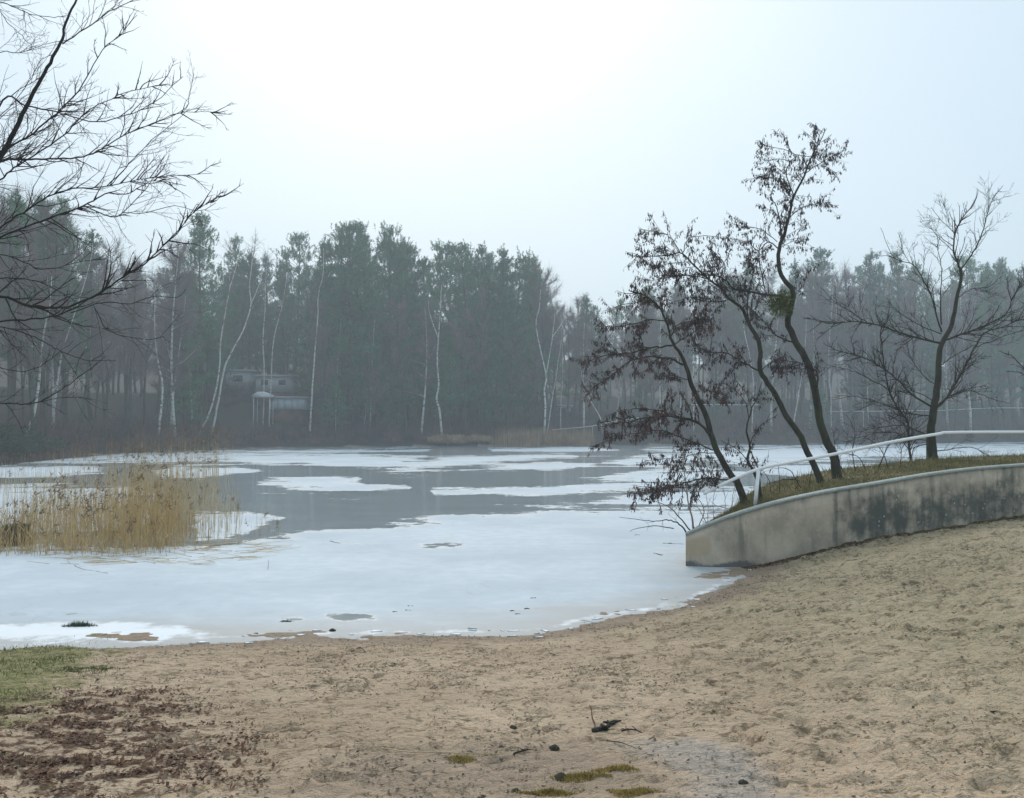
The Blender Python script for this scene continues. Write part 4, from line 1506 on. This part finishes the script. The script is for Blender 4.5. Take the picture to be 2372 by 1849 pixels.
alder('alder with a double-bent trunk, middle of the three, its crown reaching left',
      [(1910, 1128), (1896, 1102), (1875, 1057), (1850, 1004), (1822, 965), (1801, 923), (1776, 884), (1760, 856), (1762, 820), (1755, 785), (1734, 750), (1719, 715), (1691, 694), (1667, 666), (1638, 645), (1600, 606),
       (1575, 585), (1547, 592), (1473, 594)],
      19.5, .072, .008,
      [([(1575, 585), (1554, 550), (1526, 539), (1480, 530)], -.4, .016),
       ([(1582, 585), (1593, 557), (1628, 546), (1688, 550)], .5, .014),
       ([(1734, 743), (1730, 701), (1744, 634), (1735, 590)], -.5, .018),
       ([(1758, 859), (1723, 842), (1688, 820), (1635, 813), (1605, 785)], -.6, .026),
       ([(1640, 645), (1600, 640), (1560, 640), (1510, 650), (1470, 640)], .6, .016),
       ([(1600, 606), (1560, 610), (1510, 615), (1480, 600)], -.5, .010),
       ([(1691, 694), (1650, 700), (1600, 690), (1560, 700)], .4, .013),
       ([(1667, 666), (1680, 620), (1660, 590), (1640, 570)], .3, .013),
       ([(1760, 860), (1790, 840), (1820, 850)], -.4, .012)],
      8.5, MAT['hang'], 7)
tC = alder('tallest alder with the green mistletoe ball, rightmost of the leaning trunks',
      [(1945, 1126), (1931, 1057), (1917, 1025), (1899, 976), (1889, 909), (1875, 852), (1860, 820), (1843, 792), (1825, 747), (1832, 715), (1838, 684), (1832, 667), (1808, 634), (1804, 578), (1818, 539), (1829, 493),
       (1839, 454), (1864, 405), (1878, 366), (1896, 335), (1915, 297)],
      19.9, .092, .007,
      [([(1839, 454), (1822, 405), (1829, 377), (1845, 362)], -.2, .018),
       ([(1822, 405), (1800, 391), (1772, 405), (1741, 416)], -.4, .010),
       ([(1829, 373), (1804, 368), (1772, 372), (1752, 356)], .4, .010),
       ([(1878, 362), (1850, 360), (1810, 345), (1775, 340), (1760, 325)], -.4, .010),
       ([(1864, 402), (1903, 377), (1934, 359), (1958, 348)], .3, .014),
       ([(1880, 360), (1905, 375), (1920, 378)], .3, .008),
       ([(1896, 335), (1880, 318), (1860, 305)], .1, .007),
       ([(1829, 504), (1850, 486), (1885, 474), (1943, 476)], -.4, .014),
       ([(1811, 543), (1800, 483), (1786, 451), (1808, 409)], .4, .018),
       ([(1804, 578), (1780, 560), (1758, 581), (1737, 564), (1716, 557), (1675, 552)], -.5, .018),
       ([(1772, 669), (1762, 620), (1758, 581), (1770, 555), (1775, 520)], .2, .018),
       ([(1832, 690), (1772, 682), (1737, 676), (1698, 669), (1684, 652), (1652, 639), (1589, 638), (1526, 647)], -.6, .036),
       ([(1804, 578), (1836, 560), (1868, 560)], .3, .009),
       ([(1843, 796), (1800, 779), (1783, 761), (1748, 722), (1720, 700)], -.5, .024),
       ([(1892, 898), (1893, 863), (1864, 845), (1829, 836), (1793, 833)], -.5, .028),
       ([(1800, 560), (1760, 530), (1720, 525), (1690, 515)], .5, .012),
       ([(1838, 684), (1862, 660), (1872, 620)], .2, .009)],
      7.5, MAT['hang'], 6)
alder('slender double-stemmed alder sapling between the leftmost trunk and the handrail post',
      [(1764, 1158), (1757, 1120), (1743, 1088), (1731, 1066), (1737, 1032), (1730, 997), (1741, 947), (1755, 919), (1766, 885)],
      18.4, .036, .006,
      [([(1762, 1150), (1757, 1090), (1745, 1060), (1737, 1032), (1758, 990), (1802, 960)], .2, .018),
       ([(1731, 1066), (1705, 1039), (1670, 1021)], -.3, .012),
       ([(1735, 970), (1722, 926), (1688, 891), (1652, 891)], .4, .011),
       ([(1741, 947), (1725, 905), (1700, 880)], -.3, .008)],
      5.0, MAT['hang'], 5)

# mistletoe
mc = at(1806, 704, 19.62)
b = MB()
m = 900
u = rng.normal(size=(m, 3))
u /= np.linalg.norm(u, axis=1, keepdims=True)
rad = .27 * (0.2 + .9 * rng.random(m) ** .7) * (1 + .05 * np.sin(u[:, 0] * 5))
p_ = mc + u * rad[:, None]
d_ = u * .8 + rng.normal(size=(m, 3)) * .5
d_ /= np.linalg.norm(d_, axis=1, keepdims=True)
ms_ = thing('mistletoe', 'round green mistletoe ball growing on the tallest alder', 'mistletoe', mc + np.array([.22, .15, 0]))
b.blades(p_, d_, rng.uniform(.05, .12, m), .011)
b.build('leaves', MAT['mistle'], ms_)
b = MB()
for _ in range(60):
    e_ = nv(rng.normal(size=3))
    b.tube(np.array([mc + np.array([.2, .12, 0]), mc + e_ * .14, mc + e_ * rng.uniform(.2, .36)]), [.010, .006, .003], 3, cap=False)
b.build('stems', MAT['mistle'], ms_)

# ------------------------------------------------------------------ bare spreading tree at right
Y0 = 22.3
trunk_px = [(2163, 1074), (2158, 1040), (2156, 999), (2163, 946), (2172, 893), (2174, 841), (2181, 798), (2205, 752), (2216, 693), (2227, 640), (2219, 611), (2209, 583), (2212, 541), (2227, 509), (2258, 467), (2266, 440)]
q = P(trunk_px, Y0, Y0)
q[0][2] -= .3
t = thing('bare_tree', 'bare spreading tree on the mound at right, no leaves, behind the handrail', 'tree', q[0])
tr = MB()
c_ = resample(q, .12, .005)
tr.tube(c_, np.interp(np.linspace(0, 1, len(c_)), [0, .05, .15, .45, .7, 1], [.2, .13, .092, .055, .022, .005]), 10)
tr.build('trunk', MAT['bark'], t, True)
tw = MB()
elimbs = [([(2225, 626), (2251, 590), (2272, 548), (2286, 499), (2300, 460), (2324, 430)], .4, .028),
          ([(2286, 499), (2290, 465), (2288, 435)], .2, .010),
          ([(2212, 541), (2190, 520), (2170, 500), (2158, 480)], -.3, .012),
          ([(2209, 583), (2185, 560), (2165, 540), (2150, 515)], .4, .014),
          ([(2181, 795), (2145, 788), (2093, 774), (2040, 756), (1990, 745), (1923, 749), (1867, 735)], -1.0, .042),
          ([(2011, 749), (1969, 721), (1934, 700), (1906, 668)], -.5, .018),
          ([(2181, 770), (2167, 724), (2156, 682), (2128, 629), (2110, 611), (2068, 594), (2040, 527)], .8, .034),
          ([(2110, 611), (2090, 580), (2085, 550)], .6, .010),
          ([(2181, 752), (2179, 682), (2181, 619), (2170, 570)], -.6, .024),
          ([(2181, 774), (2135, 756), (2089, 728), (2060, 700)], .9, .020),
          ([(2188, 788), (2241, 770), (2293, 749), (2329, 728), (2350, 682), (2380, 640)], -.8, .036),
          ([(2163, 950), (2198, 915), (2234, 851), (2258, 805), (2283, 770), (2330, 755), (2400, 715)], .8, .055),
          ([(2258, 805), (2300, 790), (2350, 770), (2390, 765)], -.4, .018),
          ([(2163, 943), (2117, 918), (2082, 883), (2047, 855), (1997, 827), (1941, 812), (1915, 800)], -1.0, .036),
          ([(2156, 964), (2100, 957), (2054, 939), (1997, 922), (1934, 915)], .7, .026),
          ([(2110, 1070), (2105, 1010), (2103, 978), (2078, 943), (2061, 908), (2050, 858), (2043, 805), (2040, 767), (2066, 720)], -.5, .045),
          ([(2054, 900), (2011, 876), (1969, 858), (1923, 848)], -.6, .018),
          ([(2174, 850), (2225, 815), (2270, 795)], -.5, .016),
          ([(2175, 935), (2240, 905), (2300, 925), (2340, 935)], .6, .018),
          ([(2158, 1010), (2130, 1000), (2090, 985), (2040, 990), (1990, 1000)], -.6, .026),
          ([(2158, 1020), (2110, 1015), (2060, 1000), (2000, 1010), (1960, 1025)], .4, .020),
          ([(2160, 1030), (2120, 1035), (2110, 1070)], -.5, .02),
          ([(2170, 1045), (2210, 1040), (2250, 1036), (2290, 1055), (2320, 1068)], -.4, .020),
          ([(2172, 893), (2140, 870), (2110, 830), (2100, 790)], .5, .018),
          ([(2165, 930), (2110, 905), (2060, 915), (2010, 940)], -.9, .016),
          ([(2216, 693), (2250, 670), (2290, 665), (2320, 640)], .7, .014)]
for pxs, dy, r in elimbs:
    lm = MB()
    c2 = traced_limb(lm, pxs, Y0, Y0 + dy, r * .7, .005, 6, .12, .006)
    lm.build('limb', MAT['bark'], t, True)
    twigs(tw, c2, r * .6, 9.5, .35, 1.25, .7, .06, 2, .0028, .06, .8, None, .13, 9)
twigs(tw, c_[len(c_) // 2:], .03, 5, .4, 1.1, .7, .1, 2, .0034, .1, .8, None, .13, 3.6)
tw.build('twigs', MAT['twig'], t, kind='stuff')

# dark shrub branch at the right edge
t = thing('shrub', 'dark bushy shrub hanging in at the right edge behind the handrail', 'shrub', at(2400, 1060, 24))
st, tw = MB(), MB()
for sx, (mx_, my_), (ex, ey), dy in [(2404, (2385, 880), (2312, 812), -.5), (2412, (2400, 900), (2330, 860), .5), (2420, (2410, 840), (2370, 700), .2),
                                     (2428, (2440, 850), (2450, 680), -.4), (2436, (2470, 880), (2540, 760), .4), (2444, (2490, 930), (2580, 860), -.3),
                                     (2424, (2425, 900), (2400, 790), -.9), (2432, (2450, 930), (2500, 830), .9)]:
    q = P([(sx, 1068), (sx * .5 + mx_ * .5, 975), (mx_, my_), ((mx_ + ex) / 2 + 4, (my_ + ey) / 2 - 14), (ex, ey)], 24, 24 + dy)
    c2 = resample(q, .15, .008)
    st.tube(c2, np.linspace(.03, .006, len(c2)), 5)
    twigs(tw, c2, .015, 6, .3, .8, .8, .05, 1, .0035, .3, .8, None, .16, 4)
st.build('stems', MAT['bark'], t, True)
tw.build('twigs', MAT['twig'], t, kind='stuff')

# ------------------------------------------------------------------ shrubs at the tip of the wall and under the trees
def shrub(lab, base_px, Y0, stems, mat_, name='shrub', per=6, L0=.12, L1=.4, tipr=.0026):
    q0 = at(*base_px, Y0)
    t = thing(name, lab, 'shrub', q0 - np.array([0, 0, .15]))
    st, tw = MB(), MB()
    for pxs, dy, r in stems:
        q = P(pxs, Y0, Y0 + dy)
        q[0][2] -= .12
        c2 = resample(q, .07, .005)
        st.tube(c2, np.linspace(r, .0035, len(c2)), 5)
        twigs(tw, c2, r * .6, per, L0, L1, .75, .08, 1, tipr, .2, .8, None, .17, 5)
    st.build('stems', mat_, t, True)
    tw.build('twigs', MAT['twig'], t, kind='stuff')


MAT['sapling'] = bark('sapling_bark', (0.20, 0.15, 0.13), (0.36, 0.30, 0.27), None)
shrub('pale pinkish birch sapling at the tip of the concrete wall', (1609, 1228), 17.95, [([(1609, 1228), (1603, 1200), (1596, 1173), (1589, 1120), (1583, 1065), (1580, 1010)], .1, .022)], MAT['sapling'], 'birch_sapling', 8, .15, .5)
shrub('dark arching branches springing low from the wall tip over the ice', (1597, 1231), 17.9,
      [([(1597, 1231), (1575, 1215), (1547, 1205), (1511, 1208), (1434, 1198)], -.5, .018), ([(1604, 1222), (1568, 1191), (1540, 1169), (1497, 1155)], -.2, .015),
       ([(1560, 1210), (1520, 1218), (1475, 1225), (1460, 1232)], -.4, .010), ([(1606, 1228), (1630, 1190), (1615, 1150), (1590, 1130)], .3, .010)], MAT['bark'], per=5)
shrub('thin reddish brush of upright shoots on the mound behind the wall tip', (1650, 1215), 18.1,
      [([(1637, 1222), (1640, 1180), (1634, 1140)], .1, .008), ([(1655, 1210), (1652, 1160), (1660, 1110)], .2, .008), ([(1675, 1205), (1680, 1160), (1672, 1120)], .1, .007),
       ([(1645, 1215), (1620, 1180), (1600, 1165)], -.1, .009), ([(1690, 1198), (1698, 1150), (1702, 1115)], .2, .007), ([(1712, 1178), (1681, 1177), (1645, 1173), (1600, 1173)], .1, .011)],
      MAT['sapling'], per=7)
shrub('leafless brush on the mound between the handrail post and the middle alder', (1850, 1140), 18.9,
      [([(1805, 1150), (1806, 1110), (1802, 1070)], .1, .010), ([(1830, 1135), (1850, 1118), (1822, 1110), (1765, 1125)], .1, .014), ([(1860, 1128), (1830, 1090), (1790, 1085)], .2, .012),
       ([(1870, 1130), (1880, 1080), (1870, 1040)], .2, .010), ([(1790, 1155), (1780, 1110), (1760, 1085)], .2, .010)], MAT['twig'], per=7, L0=.15, L1=.5)
shrub('wide tangle of bare branches on the mound below the spreading tree', (2030, 1085), 20.6,
      [([(1985, 1098), (1975, 1050), (1980, 1000), (1960, 960)], .2, .012), ([(2010, 1092), (1990, 1060), (1950, 1050)], .3, .012), ([(2030, 1085), (2060, 1030), (2100, 1000), (2130, 990)], .4, .014),
       ([(2060, 1080), (2040, 1040), (2000, 1010)], .2, .012), ([(2085, 1078), (2090, 1040), (2110, 1010)], .2, .010), ([(1965, 1105), (1940, 1060), (1930, 1000)], .2, .012)],
      MAT['twig'], per=16, L0=.3, L1=1.0)

# ------------------------------------------------------------------ reed bed on the ice at left
b, b2 = MB(), MB()


def reeds(cnt, pxa, pxb, pya, pyb, h0, h1, wd, lean=.06, beta=(1, 1), plume=0.1):
    px = pxa + (pxb - pxa) * rng.beta(*beta, cnt)
    py = rng.uniform(pya, pyb, cnt)
    base = np.array([on(a_, b_) for a_, b_ in zip(px, py)])
    base[:, 2] = -0.01
    d = rng.normal(size=(cnt, 3)) * lean + np.array([0, 0, 1])
    d /= np.linalg.norm(d, axis=1, keepdims=True)
    L = rng.uniform(h0, h1, cnt)
    b.blades(base, d, L, wd)
    b.blades(base, d, L * .97, wd)
    # leaves off the stem
    m = rng.random(cnt) < .55
    p_ = base[m] + d[m] * (L[m] * rng.uniform(.25, .8, m.sum()))[:, None]
    e = d[m] * .8 + rng.normal(size=(m.sum(), 3)) * np.array([.5, .5, .25])
    e /= np.linalg.norm(e, axis=1, keepdims=True)
    b.blades(p_, e, rng.uniform(.15, .4, m.sum()), wd * 1.3)
    m = rng.random(cnt) < plume
    tip = base[m] + d[m] * (L[m] * .9)[:, None]
    for _ in range(7):
        q_ = tip + rng.normal(size=tip.shape) * .02 + d[m] * rng.uniform(0, .1, m.sum())[:, None]
        e = d[m] * .6 + rng.normal(size=tip.shape) * .45 + np.array([.25, 0, -.1])
        e /= np.linalg.norm(e, axis=1, keepdims=True)
        b2.blades(q_, e, rng.uniform(.07, .17, m.sum()), .010)


reeds(650, 90, 460, 1180, 1285, .7, 1.5, .0050, .07, (2, 2))
reeds(900, 60, 400, 1190, 1290, .35, .9, .0055, .16)
reeds(330, 70, 300, 1180, 1280, .7, 1.4, .0052, .07)
reeds(560, 250, 430, 1170, 1275, .9, 2.0, .0050, .06, (2, 2), .08)
reeds(420, 380, 560, 1170, 1262, .5, 1.15, .0048, .05, (1, 1.4), .06)
reeds(480, 100, 520, 1110, 1180, 1.1, 2.3, .0062, .05, (2, 1.6), .45)
reeds(110, 230, 545, 1100, 1150, 2.0, 2.9, .0068, .05, (2, 1.2), .9)
reeds(26, 560, 650, 1215, 1250, .25, .7, .0045, .04)
reeds(220, -80, 160, 1120, 1190, .8, 1.9, .006, .06)
reeds(200, 40, 200, 1200, 1285, .7, 1.3, .005, .07)
reeds(900, -160, 75, 1200, 1290, .3, .95, .0060, .2)
# fallen stems on the ice
for _ in range(170):
    px, py = rng.uniform(100, 620), rng.uniform(1255, 1310)
    q0 = on(px, py)
    an = rng.normal() * .5 + rng.choice([0, math.pi])
    L = rng.uniform(.2, .9)
    b.tube(np.array([q0 + [0, 0, .02], q0 + [math.cos(an) * L, math.sin(an) * L, .02 + .05 * rng.random()]]), [.005, .003], 3, cap=False)
tag(b.build('reed_bed', MAT['reed'], kind='stuff'), 'stand of dry straw-coloured reeds frozen into the ice at left', 'reeds')
tag(b2.build('reed_plumes', MAT['reed_dark'], kind='stuff'), 'brown feathery plumes topping the dry reeds at left', 'reed plumes')

# mossy stump in the reeds at the left edge
q0 = on(35, 1262)
st = thing('stump', 'dark mossy stump in the reeds at the left edge', 'stump', (q0[0], q0[1], -.05))
b = MB()
b.tube(np.array([[q0[0], q0[1], -.05], [q0[0] + .02, q0[1], .18], [q0[0] + .03, q0[1] + .02, .40]]), [.42, .33, .29], 11)
b.build('trunk', MAT['bark'], st, True)
b = MB()
m = 900
an = rng.uniform(0, 6.28, m)
rr = .30 * np.sqrt(rng.random(m))
b.blades(np.stack([q0[0] + .03 + rr * np.cos(an), q0[1] + rr * np.sin(an), np.full(m, .395)], -1), np.array([[0, 0, 1.0]]) + rng.normal(size=(m, 3)) * .4, rng.uniform(.03, .08, m), .006)
b.build('moss', MAT['tuft'], st)

# ------------------------------------------------------------------ beach: grass, litter, bits
def on_ground(px, py):
    q = beach_pt(px, py)
    q[2] = gz(q[0], q[1])
    return q


def scatter(cnt, x0, x1, y0, y1, fn):
    x = rng.uniform(x0, x1, cnt)
    y = rng.uniform(y0, y1, cnt)
    k = rng.random(cnt) < fn(x, y)
    x, y = x[k], y[k]
    return np.stack([x, y, ground_z(x, y)], -1)


def flakes(B, p, l0, l1, asp=.45, lift=.006, curl=.3):
    m = len(p)
    an = rng.uniform(0, 6.28, m)
    L = rng.uniform(l0, l1, m)
    u = np.stack([np.cos(an), np.sin(an), rng.normal(size=m) * curl * .5], -1)
    v = np.stack([-np.sin(an), np.cos(an), rng.normal(size=m) * curl], -1)
    p = p + np.array([0, 0, lift]) + np.stack([0 * an, 0 * an, rng.uniform(0, .006, m)], -1)
    ww = (L * asp * rng.uniform(.5, 1.2, m))[:, None]
    L = L[:, None]
    up = np.array([0, 0, 1.0]) * (L * curl * .5)
    V = np.stack([p - u * L * .5 + up * .5, p - v * ww * .5, p + u * L * .5 + up * rng.random((m, 1)), p + v * ww * .5], 1).reshape(-1, 3)
    o = np.arange(m)[:, None] * 4
    B.add(V, np.concatenate([o + np.array([[0, 1, 3]]), o + np.array([[1, 2, 3]])]))


poly_l = [tuple(beach_pt(*q)[:2]) for q in [(-200, 1680), (120, 1610), (330, 1605), (480, 1660), (570, 1730), (560, 1800), (420, 1900), (-200, 1900)]]
poly_g = [tuple(beach_pt(*q)[:2]) for q in [(-200, 1480), (200, 1480), (230, 1520), (150, 1600), (70, 1660), (-200, 1710)]]
lf = lambda x, y: np.clip(0.35 + poly_sd(x, y, poly_l) / .9, 0, 1) * np.clip(.42 + 2.4 * fbm(x / .24, y / .15, 3, 80), 0, 1)
gf = lambda x, y: np.clip(0.4 + poly_sd(x, y, poly_g) / .8, 0, 1) * np.clip(.55 + 2.2 * fbm(x / .5, y / .4, 3, 90), 0.03, 1)
b = MB()
flakes(b, scatter(130000, -5.5, .5, 4, 9.5, lf), .015, .05, .5, .006, .5)
tag(b.build('leaf_litter', MAT['litter'], kind='stuff'), 'dark brown fallen leaves strewn over the sand at lower left', 'leaf litter')
b = MB()
p_ = scatter(42000, -8.5, -1.5, 5.2, 11.8, gf)
d_ = rng.normal(size=p_.shape) * .6 + np.array([0, 0, 1])
d_ /= np.linalg.norm(d_, axis=1, keepdims=True)
b.blades(p_, d_, rng.uniform(.015, .05, len(p_)), .004)
tag(b.build('lawn_grass', MAT['green'], kind='stuff'), 'short mossy green grass growing into the sand at left', 'grass')

sf = lambda x, y: (poly_sd(x, y, LAKE) < -.15) * (y < wall_y(x) - .1) * np.clip(.16 + 1.5 * fbm(x / .5, y / .5, 3, 100) * (fbm(x / .12, y / .12, 2, 104) > -.1), 0.02, 1)
b = MB()
flakes(b, scatter(260000, -6.5, 11, 4, 18.5, sf), .012, .036, .5, .004, .3)
flakes(b, scatter(34000, -6.5, 11, 4, 18.5, sf), .03, .085, .22, .006, .3)
tag(b.build('beach_debris', MAT['speck'], kind='stuff'), 'small dark bits of bark and leaf scattered over the sand', 'debris')
# leaf line at the foot of the wall
b = MB()
x = rng.uniform(4.3, 11.2, 9000)
y = wall_y(x) - np.abs(rng.normal(size=len(x))) * .16 - .03
flakes(b, np.stack([x, y, ground_z(x, y)], -1), .02, .06, .5, .004, .5)
tag(b.build('wall_foot_leaves', MAT['litter'], kind='stuff'), 'line of dark leaves drifted along the foot of the concrete wall', 'leaf litter')
b = MB()
x = rng.uniform(5.0, 11.2, 2600)
y = wall_y(x) - np.abs(rng.normal(size=len(x))) * .22 - .03
p_ = np.stack([x, y, ground_z(x, y)], -1)
p_ = p_[rng.random(len(p_)) < .3 + .7 * smooth(6, 10, p_[:, 0])]
d_ = rng.normal(size=p_.shape) * .5 + np.array([0, 0, 1])
d_ /= np.linalg.norm(d_, axis=1, keepdims=True)
b.blades(p_, d_, rng.uniform(.03, .08, len(p_)), .004)
tag(b.build('wall_foot_grass', MAT['turf'], kind='stuff'), 'thin grass sprouting from the sand at the foot of the wall', 'grass')
# broken rim ice along the waterline
b = MB()
ns = np.array(near_shore[4:14])
for _ in range(45):
    t_ = rng.uniform(0, len(ns) - 1.01)
    i = int(t_)
    q = ns[i] * (1 - t_ + i) + ns[i + 1] * (t_ - i) + rng.normal(size=2) * np.array([.12, .22])
    z = max(gz(q[0], q[1]), .012)
    s = rng.uniform(.02, .09)
    an = np.sort(rng.uniform(0, 6.28, 5))
    top = [(q[0] + math.cos(a_) * s * rng.uniform(.7, 1.4), q[1] + math.sin(a_) * s * .7, z + .008 + .008 * rng.random()) for a_ in an]
    bot = [(u_, v_, z - .01) for u_, v_, _ in top]
    Fc = [(0, 1, 2), (0, 2, 3), (0, 3, 4)] + [f_ for k in range(5) for f_ in ((k, (k + 1) % 5, 5 + k), ((k + 1) % 5, 5 + (k + 1) % 5, 5 + k))]
    b.add(top + bot, Fc)
tag(b.build('rim_ice', MAT['chip'], kind='stuff'), 'broken white ice chips along the waterline of the beach', 'ice chips')


def tuft(name, lab, px, py, wx, wy, h, m, mat_, cat, water=False, group=None):
    q = on(px, py) if water else on_ground(px, py)
    an = rng.uniform(0, 6.28, m)
    rr = np.sqrt(rng.random(m)) * (1 + .35 * np.sin(an * 3 + px))
    x, y = q[0] + rr * np.cos(an) * wx, q[1] + rr * np.sin(an) * wy
    z = np.full(m, .01) if water else ground_z(x, y)
    d_ = rng.normal(size=(m, 3)) * .55 + np.array([0, 0, 1])
    d_ /= np.linalg.norm(d_, axis=1, keepdims=True)
    b = MB()
    b.blades(np.stack([x, y, z], -1) - q, d_, rng.uniform(.4, 1, m) * h * (1.15 - .6 * rr), .0045)
    o = b.build(name, mat_)
    o.location = q
    return tag(o, lab, cat, group)


tuft('grass_tuft', 'dark green grass tuft sticking out of the snowy ice at lower left', 185, 1452, .20, .07, .10, 500, MAT['tuft'], 'tuft', True)
tuft('grass_tuft', 'small grey-green tuft frozen in the ice edge, left of centre', 662, 1442, .09, .05, .035, 160, MAT['tuft'], 'tuft', True)
tuft('moss_clump', 'small straw-yellow moss clump beside the pale reed stem', 1072, 1762, .085, .06, .04, 420, MAT['moss'], 'moss')
tuft('moss_clump', 'straw-yellow moss clump beside the round dark clod', 1345, 1808, .15, .07, .045, 700, MAT['moss'], 'moss')
tuft('moss_clump', 'yellowish moss clump at lower centre, furthest right of the upper pair', 1430, 1790, .12, .06, .045, 600, MAT['moss'], 'moss')
tuft('moss_clump', 'flat straw moss patch at the bottom edge below the dark clod', 1275, 1842, .17, .05, .035, 700, MAT['moss'], 'moss')
tuft('moss_clump', 'flat straw moss patch at the bottom edge, right one', 1465, 1843, .14, .05, .035, 600, MAT['moss'], 'moss')
tuft('moss_clump', 'faint yellow moss clump on the grass sand border at left', 200, 1555, .35, .2, .035, 900, MAT['green'], 'moss')


def stick(name, lab, pxs, r, mat_, water=False, lift=.012, cat='twig', forks=0, tipz=0.0):
    q = np.array([on(*v) if water else on_ground(*v) for v in pxs])
    q[:, 2] += lift
    q[-1][2] += tipz
    b = MB()
    c2 = resample(q, .04, r * .35)
    b.tube(c2, np.linspace(r, r * .5, len(c2)), 6)
    for _ in range(forks):
        i = rng.integers(1, len(c2) - 1)
        b.tube(shoot(c2[i], np.array([rng.normal(), rng.normal(), .25]), rng.uniform(.02, .06), 3, 0, .2), [r * .6, r * .5, r * .4, r * .3], 5)
    off = c2[0].copy()
    o = obj(name, b.mesh(name, off, True), mat_)
    o.location = off
    return tag(o, lab, cat)


stick('reed_stem', 'long pale reed stem lying on the sand at lower centre', [(882, 1741), (940, 1748), (1000, 1752), (1070, 1751), (1140, 1750), (1240, 1752)], .0045, MAT['straw'], cat='reed stem')
stick('twig', 'short dark twig at the right end of the pale reed stem', [(1190, 1757), (1215, 1752), (1245, 1747)], .007, MAT['clod'], forks=5)
stick('twig', 'thin brown stick poking up from the sand beside the dark bark piece', [(1381, 1692), (1375, 1683), (1367, 1672)], .007, MAT['litter'], tipz=.09)
stick('bark_piece', 'dark ragged bark piece on the sand at lower right of centre', [(1375, 1700), (1395, 1694), (1412, 1688), (1424, 1678)], .020, MAT['clod'], cat='bark', forks=26, tipz=.0)
stick('twig', 'curved dark twig near the waterline left of centre', [(814, 1514), (828, 1507), (838, 1505), (846, 1514)], .006, MAT['clod'])
stick('twig', 'dark bent twig on the sand right of the bark piece', [(1440, 1702), (1462, 1700), (1488, 1706)], .007, MAT['clod'], forks=4)
stick('twig', 'dark twig crossing the damp sand below the bark piece', [(1405, 1722), (1440, 1730), (1475, 1745)], .004, MAT['clod'])
stick('stick', 'straight dark stick frozen in the ice left of the wall end', [(1536, 1260), (1560, 1261), (1583, 1262)], .012, MAT['clod'], True, cat='stick')
stick('twig', 'forked dark twig on the ice, lower left of the wall end', [(1515, 1283), (1525, 1286), (1533, 1288)], .012, MAT['clod'], True, forks=5)
stick('leaf', 'small dark leaf on the ice above the straight stick', [(1471, 1241), (1476, 1240), (1481, 1241)], .014, MAT['clod'], True, cat='leaf')
stick('twig', 'forked twig lying on the white ice in front of the reeds', [(172, 1312), (190, 1320), (215, 1324), (250, 1330)], .006, MAT['litter'], True, forks=4)
stick('twig', 'small dark twig on the ice below the grey open band', [(765, 1255), (780, 1259), (792, 1260)], .010, MAT['clod'], True, forks=3)
stick('twig', 'thin upright broken twig frozen in ice at left', [(612, 1325), (620, 1321), (622, 1310)], .005, MAT['clod'], True, tipz=.1)
stick('reed_stem', 'reddish fallen reed stems lying toward the grey ice right of the reeds', [(440, 1278), (500, 1266), (560, 1258), (605, 1248)], .012, MAT['reed_dark'], True, cat='reed stem', forks=6)
for i, (px, py) in enumerate([(916, 1420), (945, 1416), (951, 1406), (1188, 1418), (1200, 1425), (1221, 1413), (1236, 1388)]):
    stick('leaf', ['dark leaf on the near ice, leftmost of a loose trio', 'dark leaf on the near ice, middle of a loose trio', 'dark leaf on the near ice, farthest of a loose trio',
                   'bluish dark leaf on the near ice right of centre', 'small leaf just below the bluish leaf on near ice', 'small leaf right of the bluish leaf on near ice',
                   'faint lone leaf farther out on the near ice'][i], [(px - 6, py), (px, py - 1), (px + 6, py)], .011, MAT['clod'], True, cat='leaf')


def clod(lab, px, py, s):
    q = on_ground(px, py)
    an = np.linspace(0, 2 * math.pi, 12, endpoint=False)
    V, Fc = [], []
    for j, f in enumerate([0, .35, .7, .95]):
        r = s * math.cos(f * 1.4) * (1 + .3 * rng.normal(size=12) * .5)
        V.append(np.stack([r * np.cos(an), r * np.sin(an), np.full(12, s * .8 * math.sin(f * 1.5) - .005) + rng.normal(size=12) * s * .07], -1))
    V = np.vstack(V + [np.array([[0, 0, s * .82]])])
    for j in range(3):
        for k in range(12):
            a0, a1 = j * 12 + k, j * 12 + (k + 1) % 12
            Fc += [(a0, a1, a0 + 12), (a1, a1 + 12, a0 + 12)]
    for k in range(12):
        Fc.append((36 + k, 36 + (k + 1) % 12, 48))
    o = obj('clod', make_mesh('clod', V, np.array(Fc)), MAT['clod'])
    o.location = q
    tag(o, lab, 'clod')


clod('round dark clod left of the straw moss clumps', 1300, 1805, .035)
clod('dark clod on the sand above the pale reed stem', 1188, 1691, .028)
clod('dark clod at the bottom edge left of centre moss', 1195, 1838, .026)
clod('dark clump on the damp sand at lower right', 1284, 1735, .035)
clod('small dark clump near the bottom right puddle', 1722, 1815, .03)
clod('dark lump on the ice rim at the waterline centre', 1026, 1456, .045)
clod('dark clump left of the sandy shoal at the waterline', 770, 1464, .05)

# ------------------------------------------------------------------ haze
b = MB()
b.box((0, 0, 16.5), (640, 640, 40))
a = bpy.data.materials.new('haze')
a.use_nodes = True
a.node_tree.nodes.clear()
vo = a.node_tree.nodes.new('ShaderNodeVolumePrincipled')
vo.inputs['Color'].default_value = (0.84, 0.94, 1.0, 1)
vo.inputs['Density'].default_value = 0.0016
vo.inputs['Anisotropy'].default_value = 0.3
mo_ = a.node_tree.nodes.new('ShaderNodeOutputMaterial')
a.node_tree.links.new(vo.outputs[0], mo_.inputs['Volume'])
hz = b.build('haze', a, kind='stuff')
